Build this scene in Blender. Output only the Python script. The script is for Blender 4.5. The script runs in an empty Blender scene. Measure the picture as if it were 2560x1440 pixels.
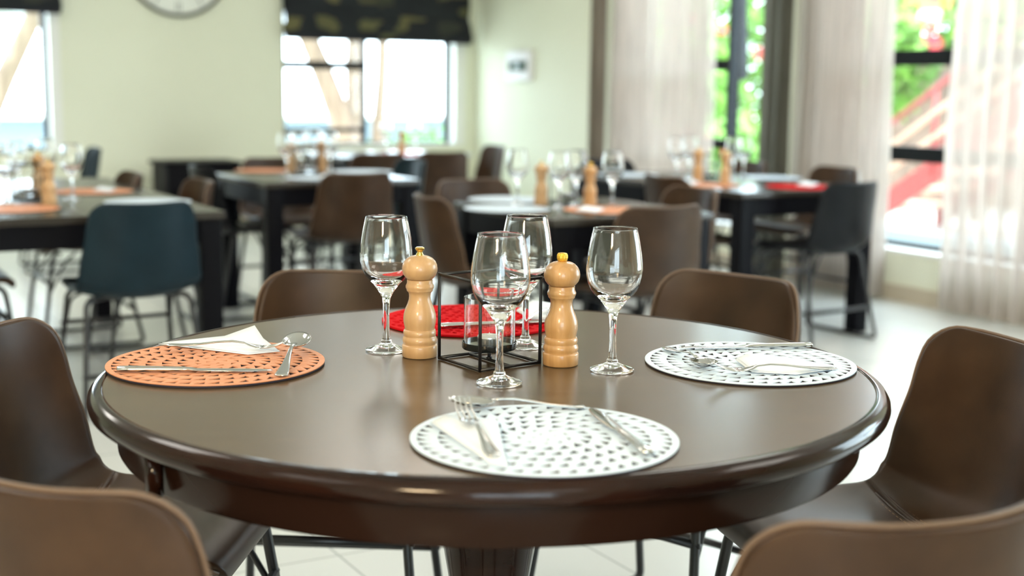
import bpy, bmesh, math, random
from mathutils import Vector, Matrix
random.seed(7)
PI = math.pi
scene = bpy.context.scene
COL = scene.collection

# ---------------------------------------------------------------- camera
F_PX, PITCH, ROLL, CAM_H = 3281.5, 0.1507, 0.0127, 1.1804
cr_, sr_, cp_, sp_ = math.cos(ROLL), math.sin(ROLL), math.cos(PITCH), math.sin(PITCH)
R0 = Vector((1, 0, 0)); U0 = Vector((0, sp_, cp_)); F0 = Vector((0, cp_, -sp_))
cam_right = R0 * cr_ + U0 * sr_
cam_up = -R0 * sr_ + U0 * cr_
cam_data = bpy.data.cameras.new('camera')
cam = bpy.data.objects.new('camera', cam_data); COL.objects.link(cam)
m = Matrix((( cam_right.x, cam_up.x, -F0.x, 0), (cam_right.y, cam_up.y, -F0.y, 0),
            (cam_right.z, cam_up.z, -F0.z, 0), (0, 0, 0, 1)))
cam.matrix_world = Matrix.Translation((0, 0, CAM_H)) @ m
cam_data.sensor_width = 36.0
cam_data.lens = F_PX / 2560 * 36.0
cam_data.clip_start = 0.05; cam_data.clip_end = 200
cam_data.dof.use_dof = True
cam_data.dof.focus_distance = 2.10
cam_data.dof.aperture_fstop = 2.5
scene.camera = cam

# ---------------------------------------------------------------- room frame: corner C, b along the back wall (+ = right), a = away from the camera along the right wall
TH = math.radians(29.5)
A_ = Vector((-math.sin(TH), math.cos(TH), 0)); B_ = Vector((math.cos(TH), math.sin(TH), 0))
C_ = Vector((-0.360, 12.067, 0))
def W(s, t, z=0.0):
    return C_ + B_ * s - A_ * t + Vector((0, 0, z))
def at(px, py, z):
    """point at height z that stands where the photograph shows it"""
    a, b = px - 1280, py - 720
    u = cr_ * a + sr_ * b; v = -sr_ * a + cr_ * b
    r = R0 * (u / F_PX) - U0 * (v / F_PX) + F0
    t = (z - CAM_H) / r.z
    return Vector((0, 0, CAM_H)) + r * t

# ---------------------------------------------------------------- world, lights, exposure
world = bpy.data.worlds.new('world'); scene.world = world; world.use_nodes = True
nt = world.node_tree; nt.nodes.clear()
bg = nt.nodes.new('ShaderNodeBackground'); out = nt.nodes.new('ShaderNodeOutputWorld')
bg.inputs[0].default_value = (0.76, 0.89, 1.0, 1); bg.inputs[1].default_value = 9.4
nt.links.new(bg.outputs[0], out.inputs[0])

sun_d = bpy.data.lights.new('sun', 'SUN'); sun_d.energy = 6.0; sun_d.angle = 0.01; sun_d.color = (1, 0.95, 0.86)
sun = bpy.data.objects.new('sun', sun_d); COL.objects.link(sun)
sdir = (A_ * 0.35 + B_ * 0.55 - Vector((0, 0, 1.15))).normalized()
sun.rotation_euler = sdir.to_track_quat('-Z', 'Y').to_euler()

def area(name, loc, direction, sx, sy, power, color=(1, 1, 1), portal=False):
    d = bpy.data.lights.new(name, 'AREA'); d.shape = 'RECTANGLE'; d.size = sx; d.size_y = sy
    d.energy = power; d.color = color
    if portal: d.cycles.is_portal = True
    o = bpy.data.objects.new(name, d); COL.objects.link(o); o.location = loc
    o.rotation_euler = Vector(direction).to_track_quat('-Z', 'Z' if abs(direction[2]) < .9 else 'Y').to_euler()
    return o
ROOM_L, ROOM_F, ROOM_H = -10.0, 14.2, 2.9
for i, (s, t) in enumerate([(-2.2, 3.2), (-6.0, 3.2), (-2.2, 6.6), (-6.0, 6.6), (-2.4, 10.2), (-7.6, 9.6), (-5.6, 12.9)]):
    l = area('ceiling_fill', W(s, t, 2.86), (0, 0, -1), 1.2, 1.2, (26 if i < 5 else 13) if i < 6 else 16, (1.0, 0.96, 0.88))  # unseen area lights added under the ceiling as fill
    l.rotation_euler = (0, 0, TH)
warm = area('warm_fill', (-0.9, -1.1, 1.95), (0.25, 1.0, -0.32), 0.45, 0.45, 50, (1.0, 0.74, 0.44))  # unseen warm light added behind the camera to brighten the near chair backs
PORTALS = [((-0.95, 0.05, 1.25), -A_, 1.7, 1.4), ((-4.4, 0.05, 1.25), -A_, 1.5, 1.4)]
for (s, t, z), d, sx, sy in PORTALS:
    area('window_portal', W(s, -0.2, z), d, sx, sy, 1, portal=True)
for t0, t1 in ((2.45, 4.22), (4.62, 6.9), (8.0, 10.4)):
    area('window_portal', W(0.22, (t0 + t1) / 2, 1.3), -B_, t1 - t0, 2.1, 1, portal=True)
area('window_portal', W(-7.05, ROOM_F + 0.2, 1.2), A_, 2.3, 2.2, 1, portal=True)

vs = scene.view_settings
scene.display_settings.display_device = 'sRGB'
vs.view_transform = 'Standard'; vs.look = 'None'; vs.gamma = 1.0; vs.use_curve_mapping = False
vs.exposure = 0.48
scene.cycles.max_bounces = 12; scene.cycles.transmission_bounces = 12; scene.cycles.transparent_max_bounces = 16
scene.cycles.diffuse_bounces = 5; scene.cycles.glossy_bounces = 6
scene.cycles.sample_clamp_indirect = 8.0
scene.cycles.use_denoising = True

# ---------------------------------------------------------------- materials
def mat(name, color, rough=0.5, metal=0.0, spec=0.5, coat=0.0, coat_rough=0.1, trans=0.0, ior=1.5, sheen=0.0, emission=None):
    m = bpy.data.materials.new(name); m.use_nodes = True
    p = m.node_tree.nodes['Principled BSDF']
    p.inputs['Base Color'].default_value = (*color, 1)
    p.inputs['Roughness'].default_value = rough
    p.inputs['Metallic'].default_value = metal
    p.inputs['IOR'].default_value = ior
    p.inputs['Specular IOR Level'].default_value = spec
    p.inputs['Coat Weight'].default_value = coat
    p.inputs['Coat Roughness'].default_value = coat_rough
    p.inputs['Transmission Weight'].default_value = trans
    p.inputs['Sheen Weight'].default_value = sheen
    m.diffuse_color = (*color, 1)
    return m
def N(m, kind, **kw):
    n = m.node_tree.nodes.new(kind)
    for k, v in kw.items():
        if k in n.inputs: n.inputs[k].default_value = v
        else: setattr(n, k, v)
    return n
def L(m, a, b): m.node_tree.links.new(a, b)
def P(m): return m.node_tree.nodes['Principled BSDF']
def ramp(m, fac, stops):
    r = N(m, 'ShaderNodeValToRGB'); e = r.color_ramp.elements
    while len(e) < len(stops): e.new(0.5)
    for i, (p, c) in enumerate(stops):
        e[i].position = p; e[i].color = (*c, 1)
    L(m, fac, r.inputs[0]); return r.outputs[0]
def noise_col(m, scale, stops, stretch=(1, 1, 1), detail=4, rot=(0, 0, 0), distortion=0.0):
    tc = N(m, 'ShaderNodeTexCoord'); mp = N(m, 'ShaderNodeMapping')
    mp.inputs['Scale'].default_value = stretch; mp.inputs['Rotation'].default_value = rot
    n = N(m, 'ShaderNodeTexNoise'); n.inputs['Scale'].default_value = scale; n.inputs['Detail'].default_value = detail
    n.inputs['Distortion'].default_value = distortion
    L(m, tc.outputs['Object'], mp.inputs[0]); L(m, mp.outputs[0], n.inputs[0])
    c = ramp(m, n.outputs[0], stops); L(m, c, P(m).inputs['Base Color']); return n
def bump(m, height, strength=0.1, dist=0.01):
    b = N(m, 'ShaderNodeBump'); b.inputs['Strength'].default_value = strength; b.inputs['Distance'].default_value = dist
    L(m, height, b.inputs['Height']); L(m, b.outputs[0], P(m).inputs['Normal'])

M = {}
# walls
M['wall'] = mat('cream_wall_paint', (0.72, 0.74, 0.62), 0.75)
n = noise_col(M['wall'], 1.2, [(0.3, (0.79, 0.81, 0.665)), (0.7, (0.82, 0.84, 0.695))]); bump(M['wall'], N(M['wall'], 'ShaderNodeTexNoise', Scale=180.0).outputs[0], 0.05, 0.002)
M['ceiling'] = mat('white_ceiling_paint', (0.82, 0.81, 0.76), 0.8)
M['reveal'] = mat('white_reveal_paint', (0.86, 0.87, 0.85), 0.6)
# floor tiles
fm = M['floor'] = mat('pale_porcelain_tile', (0.7, 0.7, 0.66), 0.22, spec=0.5)
tc = N(fm, 'ShaderNodeTexCoord'); mp = N(fm, 'ShaderNodeMapping'); mp.inputs['Rotation'].default_value = (0, 0, -TH)
br = N(fm, 'ShaderNodeTexBrick'); br.offset = 0.0; br.inputs['Scale'].default_value = 1.0
br.inputs['Brick Width'].default_value = 0.60; br.inputs['Row Height'].default_value = 0.60; br.inputs['Mortar Size'].default_value = 0.0035; br.inputs['Mortar Smooth'].default_value = 0.3
br.inputs['Color1'].default_value = (0.66, 0.67, 0.645, 1); br.inputs['Color2'].default_value = (0.64, 0.65, 0.625, 1); br.inputs['Mortar'].default_value = (0.38, 0.39, 0.38, 1)
L(fm, tc.outputs['Object'], mp.inputs[0]); L(fm, mp.outputs[0], br.inputs[0]); L(fm, br.outputs[0], P(fm).inputs['Base Color'])
bump(fm, br.outputs['Fac'], -0.2, 0.003)
M['skirting'] = mat('beige_skirting_tile', (0.56, 0.49, 0.38), 0.4)
M['alu'] = mat('black_aluminium', (0.008, 0.011, 0.014), 0.45, spec=0.15)
# window glass
gm = M['pane'] = bpy.data.materials.new('window_glass'); gm.use_nodes = True; gn = gm.node_tree; gn.nodes.clear()
o_ = gn.nodes.new('ShaderNodeOutputMaterial'); mx = gn.nodes.new('ShaderNodeMixShader'); tr = gn.nodes.new('ShaderNodeBsdfTransparent'); gl = gn.nodes.new('ShaderNodeBsdfGlossy')
lw = gn.nodes.new('ShaderNodeLayerWeight'); pw = gn.nodes.new('ShaderNodeMath'); pw.operation = 'POWER'; pw.inputs[1].default_value = 5.0; fr = gn.nodes.new('ShaderNodeMath'); fr.operation = 'MULTIPLY_ADD'; fr.inputs[1].default_value = 0.5; fr.inputs[2].default_value = 0.03; gn.links.new(lw.outputs['Facing'], pw.inputs[0]); gn.links.new(pw.outputs[0], fr.inputs[0]); gl.inputs['Roughness'].default_value = 0.0; tr.inputs[0].default_value = (0.94, 0.97, 0.96, 1)
gn.links.new(fr.outputs[0], mx.inputs[0]); gn.links.new(tr.outputs[0], mx.inputs[1]); gn.links.new(gl.outputs[0], mx.inputs[2]); gn.links.new(mx.outputs[0], o_.inputs[0])
# sheer curtain
def sheer(name, col, transp):
    m = bpy.data.materials.new(name); m.use_nodes = True; g = m.node_tree; g.nodes.clear()
    o = g.nodes.new('ShaderNodeOutputMaterial'); m1 = g.nodes.new('ShaderNodeMixShader'); m2 = g.nodes.new('ShaderNodeMixShader')
    t = g.nodes.new('ShaderNodeBsdfTransparent'); d = g.nodes.new('ShaderNodeBsdfDiffuse'); l = g.nodes.new('ShaderNodeBsdfTranslucent')
    tc = g.nodes.new('ShaderNodeTexCoord'); mp = g.nodes.new('ShaderNodeMapping'); mp.inputs['Scale'].default_value = (1, 1, 0.04)
    nz = g.nodes.new('ShaderNodeTexNoise'); nz.inputs['Scale'].default_value = 60; r = g.nodes.new('ShaderNodeValToRGB')
    r.color_ramp.elements[0].position = 0.3; r.color_ramp.elements[1].position = 0.7
    r.color_ramp.elements[0].color = (*[c * 0.72 for c in col], 1); r.color_ramp.elements[1].color = (*col, 1)  # darker streaks in the cloth colour stand in for shaded folds
    g.links.new(tc.outputs['Object'], mp.inputs[0]); g.links.new(mp.outputs[0], nz.inputs[0]); g.links.new(nz.outputs[0], r.inputs[0])
    g.links.new(r.outputs[0], d.inputs[0]); g.links.new(r.outputs[0], l.inputs[0])
    m1.inputs[0].default_value = 0.62; m2.inputs[0].default_value = transp
    g.links.new(d.outputs[0], m1.inputs[1]); g.links.new(l.outputs[0], m1.inputs[2])
    g.links.new(m1.outputs[0], m2.inputs[1]); g.links.new(t.outputs[0], m2.inputs[2]); g.links.new(m2.outputs[0], o.inputs[0])
    return m
M['sheer'] = sheer('sheer_beige_voile', (0.66, 0.585, 0.525), 0.22)
M['shaded_beige'] = sheer('shaded_beige_cloth', (0.34, 0.285, 0.24), 0.0)  # shade of the sheer's edge without backlight, put into the cloth colour
M['drape'] = sheer('shaded_dark_cloth', (0.20, 0.19, 0.155), 0.0)  # darkness of the curtain over the pier, put into the cloth colour
# blind fabric: dark patchwork
bm_ = M['blind'] = mat('black_patterned_fabric', (0.02, 0.022, 0.03), 0.9)
tc = N(bm_, 'ShaderNodeTexCoord'); mp = N(bm_, 'ShaderNodeMapping'); mp.inputs['Scale'].default_value = (1.0, 1.0, 1.9)
vo = N(bm_, 'ShaderNodeTexVoronoi', distance='CHEBYCHEV'); vo.inputs['Scale'].default_value = 5.2; vo.inputs['Randomness'].default_value = 0.8
L(bm_, tc.outputs['Object'], mp.inputs[0]); L(bm_, mp.outputs[0], vo.inputs[0])
sep = N(bm_, 'ShaderNodeSeparateColor'); L(bm_, vo.outputs['Color'], sep.inputs[0])
L(bm_, ramp(bm_, sep.outputs[0], [(0.0, (0.010, 0.012, 0.016)), (0.52, (0.014, 0.018, 0.022)), (0.56, (0.085, 0.088, 0.042)), (0.80, (0.13, 0.12, 0.052)), (0.84, (0.012, 0.014, 0.018))]), P(bm_).inputs['Base Color'])
M['blind_hem'] = mat('black_hem_fabric', (0.012, 0.012, 0.02), 0.9)
# wood
wd = M['table_wood'] = mat('dark_stained_wood', (0.08, 0.05, 0.03), 0.25, spec=0.55)
n = noise_col(wd, 6, [(0.25, (0.070, 0.043, 0.022)), (0.75, (0.112, 0.074, 0.040))], stretch=(1, 9, 9), distortion=0.6); 
n2 = N(wd, 'ShaderNodeTexNoise'); n2.inputs['Scale'].default_value = 160; n2.inputs['Detail'].default_value = 3; bump(wd, n2.outputs[0], 0.045, 0.002)
wr = M['rim_wood'] = mat('dark_gloss_wood', (0.030, 0.012, 0.008), 0.12, spec=0.22)
noise_col(wr, 7, [(0.3, (0.010, 0.0045, 0.0035)), (0.75, (0.022, 0.008, 0.0045))], stretch=(1, 1, 6))
M['apron_wood'] = mat('dark_brown_gloss_wood', (0.018, 0.008, 0.005), 0.20, spec=0.10)
M['black_wood'] = mat('black_stained_wood', (0.004, 0.004, 0.006), 0.45, spec=0.08)
M['table_top'] = mat('dark_brown_table_top', (0.028, 0.023, 0.019), 0.22)
M['beech'] = mat('natural_beech', (0.62, 0.36, 0.15), 0.34, coat=0.4, coat_rough=0.12)
noise_col(M['beech'], 5, [(0.2, (0.38, 0.19, 0.065)), (0.5, (0.50, 0.27, 0.10)), (0.8, (0.58, 0.33, 0.14))], stretch=(12, 12, 1.2), distortion=1.2)
M['beech_pale'] = mat('pale_beech', (0.68, 0.43, 0.21), 0.36, coat=0.4, coat_rough=0.12)
noise_col(M['beech_pale'], 5, [(0.2, (0.47, 0.27, 0.12)), (0.8, (0.57, 0.35, 0.165))], stretch=(14, 14, 1.2), distortion=0.8)
M['brass'] = mat('brass', (0.80, 0.55, 0.15), 0.12, metal=1.0)
M['gold'] = mat('gold_plastic', (0.85, 0.52, 0.06), 0.25, metal=0.7)
# leather
def leather(name, lo, hi, rough=0.42):
    m = mat(name, hi, rough, spec=0.45)
    noise_col(m, 9, [(0.28, lo), (0.72, hi)], detail=6); P(m).inputs['Specular IOR Level'].default_value = 0.25
    v = N(m, 'ShaderNodeTexNoise'); v.inputs['Scale'].default_value = 320; v.inputs['Detail'].default_value = 2
    bump(m, v.outputs[0], 0.10, 0.002)
    return m
M['brown_leather'] = leather('brown_leather', (0.026, 0.0125, 0.0060), (0.054, 0.0275, 0.0135), 0.36)
M['blue_leather'] = leather('blue_black_leather', (0.006, 0.015, 0.022), (0.010, 0.024, 0.034), 0.38)
M['black_leather'] = leather('black_leather', (0.005, 0.006, 0.008), (0.010, 0.011, 0.013), 0.4)
for _k in ('blue_leather', 'black_leather'): P(M[_k]).inputs['Specular IOR Level'].default_value = 0.14
M['thread'] = mat('tan_thread', (0.30, 0.19, 0.10), 0.8)
M['piping'] = mat('brown_piping', (0.13, 0.08, 0.05), 0.45)
M['tube'] = mat('black_powder_coated_steel', (0.010, 0.010, 0.012), 0.35)
M['wire'] = mat('matt_black_wire', (0.008, 0.008, 0.009), 0.38)
M['tray'] = mat('black_tray_enamel', (0.010, 0.012, 0.012), 0.15)
M['glass'] = mat('clear_glass', (1, 1, 1), 0.0, trans=1.0, ior=1.47)
M['wax'] = mat('white_wax', (0.88, 0.88, 0.85), 0.5)
M['cup'] = mat('tin_cup', (0.75, 0.75, 0.75), 0.3, metal=1.0)
M['steel'] = mat('polished_steel', (0.56, 0.555, 0.54), 0.10, metal=1.0)
M['napkin'] = mat('white_paper_napkin', (0.82, 0.86, 0.90), 0.9)
b_ = N(M['napkin'], 'ShaderNodeTexNoise'); b_.inputs['Scale'].default_value = 260; bump(M['napkin'], b_.outputs[0], 0.2, 0.002)
M['mat_white'] = mat('white_mat_board', (0.68, 0.79, 0.90), 0.45)
M['mat_orange'] = mat('orange_wood_veneer', (0.72, 0.30, 0.15), 0.5)
noise_col(M['mat_orange'], 14, [(0.3, (0.66, 0.26, 0.125)), (0.7, (0.76, 0.34, 0.18))], stretch=(1, 8, 1))
M['mat_core'] = mat('dark_mat_core', (0.012, 0.010, 0.022), 0.7)
M['mat_red'] = mat('red_felt', (0.60, 0.004, 0.008), 0.9, spec=0.1)
M['mat_red_deep'] = mat('red_felt_under', (0.26, 0.002, 0.004), 0.9, spec=0.1)
M['white_plastic'] = mat('white_plastic', (0.85, 0.85, 0.88), 0.4)
M['green_screen'] = mat('dark_green_window', (0.03, 0.075, 0.05), 0.15)
M['clock_face'] = mat('white_clock_face', (0.86, 0.89, 0.84), 0.5)
M['clock_rim'] = mat('dark_clock_rim', (0.06, 0.06, 0.045), 0.35, metal=0.6)
# outside
M['paving'] = mat('pale_paving', (0.62, 0.60, 0.56), 0.85)
M['bark'] = mat('pale_bark', (0.42, 0.30, 0.21), 0.9); noise_col(M['bark'], 3, [(0.3, (0.17, 0.115, 0.085)), (0.7, (0.30, 0.215, 0.165))], stretch=(5, 5, 0.6))
M['leaf'] = mat('green_leaf', (0.10, 0.26, 0.03), 0.5); noise_col(M['leaf'], 2.0, [(0.3, (0.06, 0.19, 0.025)), (0.7, (0.20, 0.42, 0.05))])
M['petal'] = mat('red_petal', (0.65, 0.05, 0.09), 0.6)
M['red_steel'] = mat('red_oxide_steel', (0.26, 0.035, 0.035), 0.5)
M['tread'] = mat('pale_timber_tread', (0.50, 0.31, 0.23), 0.6)
M['garden_wall'] = mat('grey_blue_render', (0.17, 0.22, 0.26), 0.9)
M['stone'] = mat('brown_stone', (0.2, 0.14, 0.11), 0.9); noise_col(M['stone'], 6, [(0.3, (0.13, 0.085, 0.065)), (0.7, (0.22, 0.15, 0.12))])
M['gutter'] = mat('white_gutter', (0.75, 0.75, 0.72), 0.5)
M['roof_red'] = mat('red_brick_tile', (0.42, 0.12, 0.07), 0.8)
M['shade_cloth'] = mat('pale_canvas', (0.62, 0.64, 0.64), 0.9)
M['parasol'] = mat('dark_canvas', (0.02, 0.024, 0.03), 0.9)

# ---------------------------------------------------------------- mesh helpers
def obj(name, bm, material, parent=None, smooth=True, recalc=True):
    if recalc: bmesh.ops.recalc_face_normals(bm, faces=bm.faces)
    me = bpy.data.meshes.new(name); bm.to_mesh(me); bm.free()
    mats = material if isinstance(material, (list, tuple)) else [material]
    for q in mats: me.materials.append(q)
    if smooth: me.polygons.foreach_set('use_smooth', [True] * len(me.polygons))
    o = bpy.data.objects.new(name, me); COL.objects.link(o)
    if parent is not None: o.parent = parent
    return o
def tag(o, label=None, cat=None, group=None, kind=None):
    if label: o['label'] = label
    if cat: o['category'] = cat
    if group: o['group'] = group
    if kind: o['kind'] = kind
    return o
def empty(name, loc=(0, 0, 0), rz=0.0):
    o = bpy.data.objects.new(name, None); o.empty_display_size = 0.1; COL.objects.link(o)
    o.location = loc; o.rotation_euler = (0, 0, rz); return o
def copy_tree(o, parent=None):
    c = o.copy(); COL.objects.link(c)
    if 'label' in c: del c['label']
    if parent is not None: c.parent = parent
    for ch in list(o.children): copy_tree(ch, c)
    if parent is not None and 'label' in o: c['label'] = o['label']
    return c
def auto_smooth(o, deg=35):
    me = o.data
    me.set_sharp_from_angle(angle=math.radians(deg))
def add_box(bm, x0, x1, y0, y1, z0, z1, mi=0):
    v = [bm.verts.new(p) for p in ((x0,y0,z0),(x1,y0,z0),(x1,y1,z0),(x0,y1,z0),(x0,y0,z1),(x1,y0,z1),(x1,y1,z1),(x0,y1,z1))]
    for f in ((0,3,2,1),(4,5,6,7),(0,1,5,4),(1,2,6,5),(2,3,7,6),(3,0,4,7)):
        bm.faces.new([v[i] for i in f]).material_index = mi
    return v
def add_prism(bm, corners, z0, z1):
    lo = [bm.verts.new((c[0], c[1], z0)) for c in corners]; hi = [bm.verts.new((c[0], c[1], z1)) for c in corners]
    n = len(corners)
    bm.faces.new(lo[::-1]); bm.faces.new(hi)
    for i in range(n): bm.faces.new((lo[i], lo[(i+1)%n], hi[(i+1)%n], hi[i]))
def wbox(bm, s0, s1, t0, t1, z0, z1):
    add_prism(bm, [W(s0, t0), W(s1, t0), W(s1, t1), W(s0, t1)], z0, z1)
def bevel(bm, w, seg=2):
    bmesh.ops.bevel(bm, geom=list(bm.edges), offset=w, segments=seg, affect='EDGES', profile=0.6, clamp_overlap=True)
def add_lathe(bm, prof, seg=48, closed=False, mi=0, cx=0, cy=0, cz=0):
    rings = []
    for r, z in prof:
        if r < 1e-6: rings.append([bm.verts.new((cx, cy, cz + z))])
        else: rings.append([bm.verts.new((cx + r*math.cos(2*PI*i/seg), cy + r*math.sin(2*PI*i/seg), cz + z)) for i in range(seg)])
    pairs = list(zip(rings, rings[1:])) + ([(rings[-1], rings[0])] if closed else [])
    for a, b in pairs:
        if len(a) == 1 and len(b) == 1: continue
        for i in range(seg):
            j = (i+1) % seg
            if len(a) == 1: f = bm.faces.new((a[0], b[i], b[j]))
            elif len(b) == 1: f = bm.faces.new((a[i], b[0], a[j]))
            else: f = bm.faces.new((a[i], b[i], b[j], a[j]))
            f.material_index = mi
def fillet(pts, r, n=6):
    pts = [Vector(p) for p in pts]; out = [pts[0]]
    for i in range(1, len(pts)-1):
        p, a, b = pts[i], pts[i-1], pts[i+1]
        da, db = (a-p), (b-p); d = min(r, da.length*0.49, db.length*0.49)
        p0 = p + da.normalized()*d; p1 = p + db.normalized()*d
        for k in range(n+1):
            t = k/n; out.append((1-t)**2*p0 + 2*t*(1-t)*p + t*t*p1)
    out.append(pts[-1]); return out
def add_tube(bm, pts, r, seg=10, closed=False, cap=True):
    pts = [Vector(p) for p in pts]; n = len(pts)
    rr = r if callable(r) else (lambda i: r)
    tang = []
    for i in range(n):
        if closed: t = pts[(i+1)%n] - pts[i-1]
        else: t = pts[min(i+1, n-1)] - pts[max(i-1, 0)]
        tang.append(t.normalized())
    up = Vector((0, 0, 1)) if abs(tang[0].z) < 0.9 else Vector((1, 0, 0))
    x = tang[0].cross(up).normalized(); rings = []
    for i in range(n):
        x = (x - tang[i]*x.dot(tang[i])).normalized(); y = tang[i].cross(x)
        rings.append([bm.verts.new(pts[i] + (x*math.cos(2*PI*k/seg) + y*math.sin(2*PI*k/seg))*rr(i)) for k in range(seg)])
    for i in range(n if closed else n-1):
        a, b = rings[i], rings[(i+1)%n]
        for k in range(seg): bm.faces.new((a[k], a[(k+1)%seg], b[(k+1)%seg], b[k]))
    if cap and not closed:
        bm.faces.new(rings[0][::-1]); bm.faces.new(rings[-1])
def add_sweep(bm, stations, seg=10):
    """stations: (x, z, half width y, half thickness z); elliptical sections along x"""
    rings = []
    for x, z, hw, ht in stations:
        rings.append([bm.verts.new((x, hw*math.cos(2*PI*k/seg), z + ht*math.sin(2*PI*k/seg))) for k in range(seg)])
    for a, b in zip(rings, rings[1:]):
        for k in range(seg): bm.faces.new((a[k], a[(k+1)%seg], b[(k+1)%seg], b[k]))
    bm.faces.new(rings[0][::-1]); bm.faces.new(rings[-1])
def lerp(a, b, t): return a + (b - a) * t
def interp(tab, x):
    if x <= tab[0][0]: return tab[0][1]
    for (x0, y0), (x1, y1) in zip(tab, tab[1:]):
        if x <= x1:
            t = (x - x0) / (x1 - x0); t = t*t*(3-2*t); return lerp(y0, y1, t)
    return tab[-1][1]
def catmull(pts, n):
    out = []; m = len(pts) - 1
    for k in range(n+1):
        u = k / n * m; i = min(int(u), m-1); t = u - i
        p0 = Vector(pts[max(i-1, 0)]); p1 = Vector(pts[i]); p2 = Vector(pts[i+1]); p3 = Vector(pts[min(i+2, m)])
        out.append(0.5*((2*p1) + (-p0+p2)*t + (2*p0-5*p1+4*p2-p3)*t*t + (-p0+3*p1-3*p2+p3)*t**3))
    return out

# ================================================================ THE SETTING
def structure(name, bm, m, parent=None, smooth=False):
    o = obj(name, bm, m, parent, smooth=smooth)
    if parent is None: o['kind'] = 'structure'
    return o
bm = bmesh.new(); wbox(bm, ROOM_L, 0.0, 0.0, ROOM_F, -0.12, 0.0); structure('floor', bm, M['floor'])
bm = bmesh.new(); wbox(bm, ROOM_L-0.25, 0.25, -0.25, ROOM_F+0.25, ROOM_H, ROOM_H+0.2); structure('ceiling', bm, M['ceiling'])
def wall_with_holes(name, along, lo, hi, holes, th0, th1, mt):
    """along='s' : back/front wall, box across t th0..th1 ; holes: (u0,u1,z0,z1)"""
    bm = bmesh.new()
    def bx(u0, u1, z0, z1):
        if u1 - u0 < 1e-4 or z1 - z0 < 1e-4: return
        if along == 's': wbox(bm, u0, u1, th0, th1, z0, z1)
        else: wbox(bm, th0, th1, u0, u1, z0, z1)
    u = lo
    for (u0, u1, z0, z1) in sorted(holes):
        bx(u, u0, 0, ROOM_H); bx(u0, u1, 0, z0); bx(u0, u1, z1, ROOM_H); u = u1
    bx(u, hi, 0, ROOM_H)
    return structure(name, bm, mt)
BACK_H = [(-1.82, -0.10, 0.66, 2.25), (-5.2, -3.62, 0.66, 2.25)]
RIGHT_H = [(2.42, 4.24, 0.27, 2.35), (4.60, 6.92, 0.27, 2.35), (8.0, 10.4, 0.27, 2.35)]
FRONT_H = [(-8.2, -5.9, 0.1, 2.3)]
wall_with_holes('wall_back', 's', ROOM_L-0.25, 0.25, BACK_H, -0.25, 0.0, M['wall'])
wall_with_holes('wall_right', 't', 0.0, ROOM_F, RIGHT_H, 0.0, 0.25, M['wall'])
wall_with_holes('wall_front', 's', ROOM_L-0.25, 0.25, FRONT_H, ROOM_F, ROOM_F+0.25, M['wall'])
wall_with_holes('wall_left', 't', 0.0, ROOM_F, [], ROOM_L-0.25, ROOM_L, M['wall'])
bm = bmesh.new(); wbox(bm, -0.014, 0.0, 0.016, ROOM_F-0.02, 0.0, 0.09); structure('baseboard_right', bm, M['skirting'])
bm = bmesh.new(); wbox(bm, ROOM_L+0.01, -0.016, 0.0, 0.014, 0.0, 0.09); structure('baseboard_back', bm, M['skirting'])

def window(idx, wall, u0, u1, z0, z1, mull, bars, thick=0.05, d0=0.12):
    """mull: list of u of mullions; bars: (ua, ub, za, zb) cross bars. frame sits inside the wall thickness"""
    def bx(bm, a0, a1, zz0, zz1, e0=0.0, e1=0.055):
        if wall == 'back': wbox(bm, a0, a1, -d0-e1, -d0-e0, zz0, zz1)
        elif wall == 'right': wbox(bm, d0+e0, d0+e1, a0, a1, zz0, zz1)
        else: wbox(bm, a0, a1, ROOM_F+d0+e0, ROOM_F+d0+e1, zz0, zz1)
    bm = bmesh.new()
    bx(bm, u0, u0+thick, z0, z1); bx(bm, u1-thick, u1, z0, z1)
    bx(bm, u0+thick, u1-thick, z0, z0+thick); bx(bm, u0+thick, u1-thick, z1-thick, z1)
    w = structure(f'window_{idx}', bm, M['alu'])
    for k in mull:
        bm = bmesh.new(); bx(bm, k-0.017, k+0.017, z0+thick, z1-thick, 0.001, 0.054); obj('mullion', bm, M['alu'], w, smooth=False)
    for (ua, ub, za, zb) in bars:
        bm = bmesh.new(); bx(bm, ua, ub, za, zb, 0.002, 0.053); obj('transom', bm, M['alu'], w, smooth=False)
    bm = bmesh.new(); bx(bm, u0+thick*.5, u1-thick*.5, z0+thick*.5, z1-thick*.5, 0.025, 0.031); obj('pane', bm, M['pane'], w, smooth=False)
    return w
window(1, 'back', -1.80, -0.20, 0.66, 2.25, [-1.03], [(-1.76, -1.05, 1.325, 1.395), (-1.76, -1.05, 0.785, 0.825)], thick=0.035)
window(2, 'back', -5.18, -3.70, 0.66, 2.25, [-4.45], [(-5.15, -4.47, 1.325, 1.395)], thick=0.035)
window(3, 'right', 2.42, 4.24, 0.27, 2.35, [3.485], [(2.47, 3.465, 1.32, 1.40), (2.47, 3.465, 0.785, 0.855)])
window(4, 'right', 4.60, 6.92, 0.27, 2.35, [5.98], [(4.65, 5.96, 1.34, 1.43), (4.65, 5.96, 0.79, 0.88)])
window(5, 'right', 8.0, 10.4, 0.27, 2.35, [9.2], [(8.05, 9.18, 1.34, 1.43)])
window(6, 'front', -8.2, -5.9, 0.1, 2.3, [-7.05], [])
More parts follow.
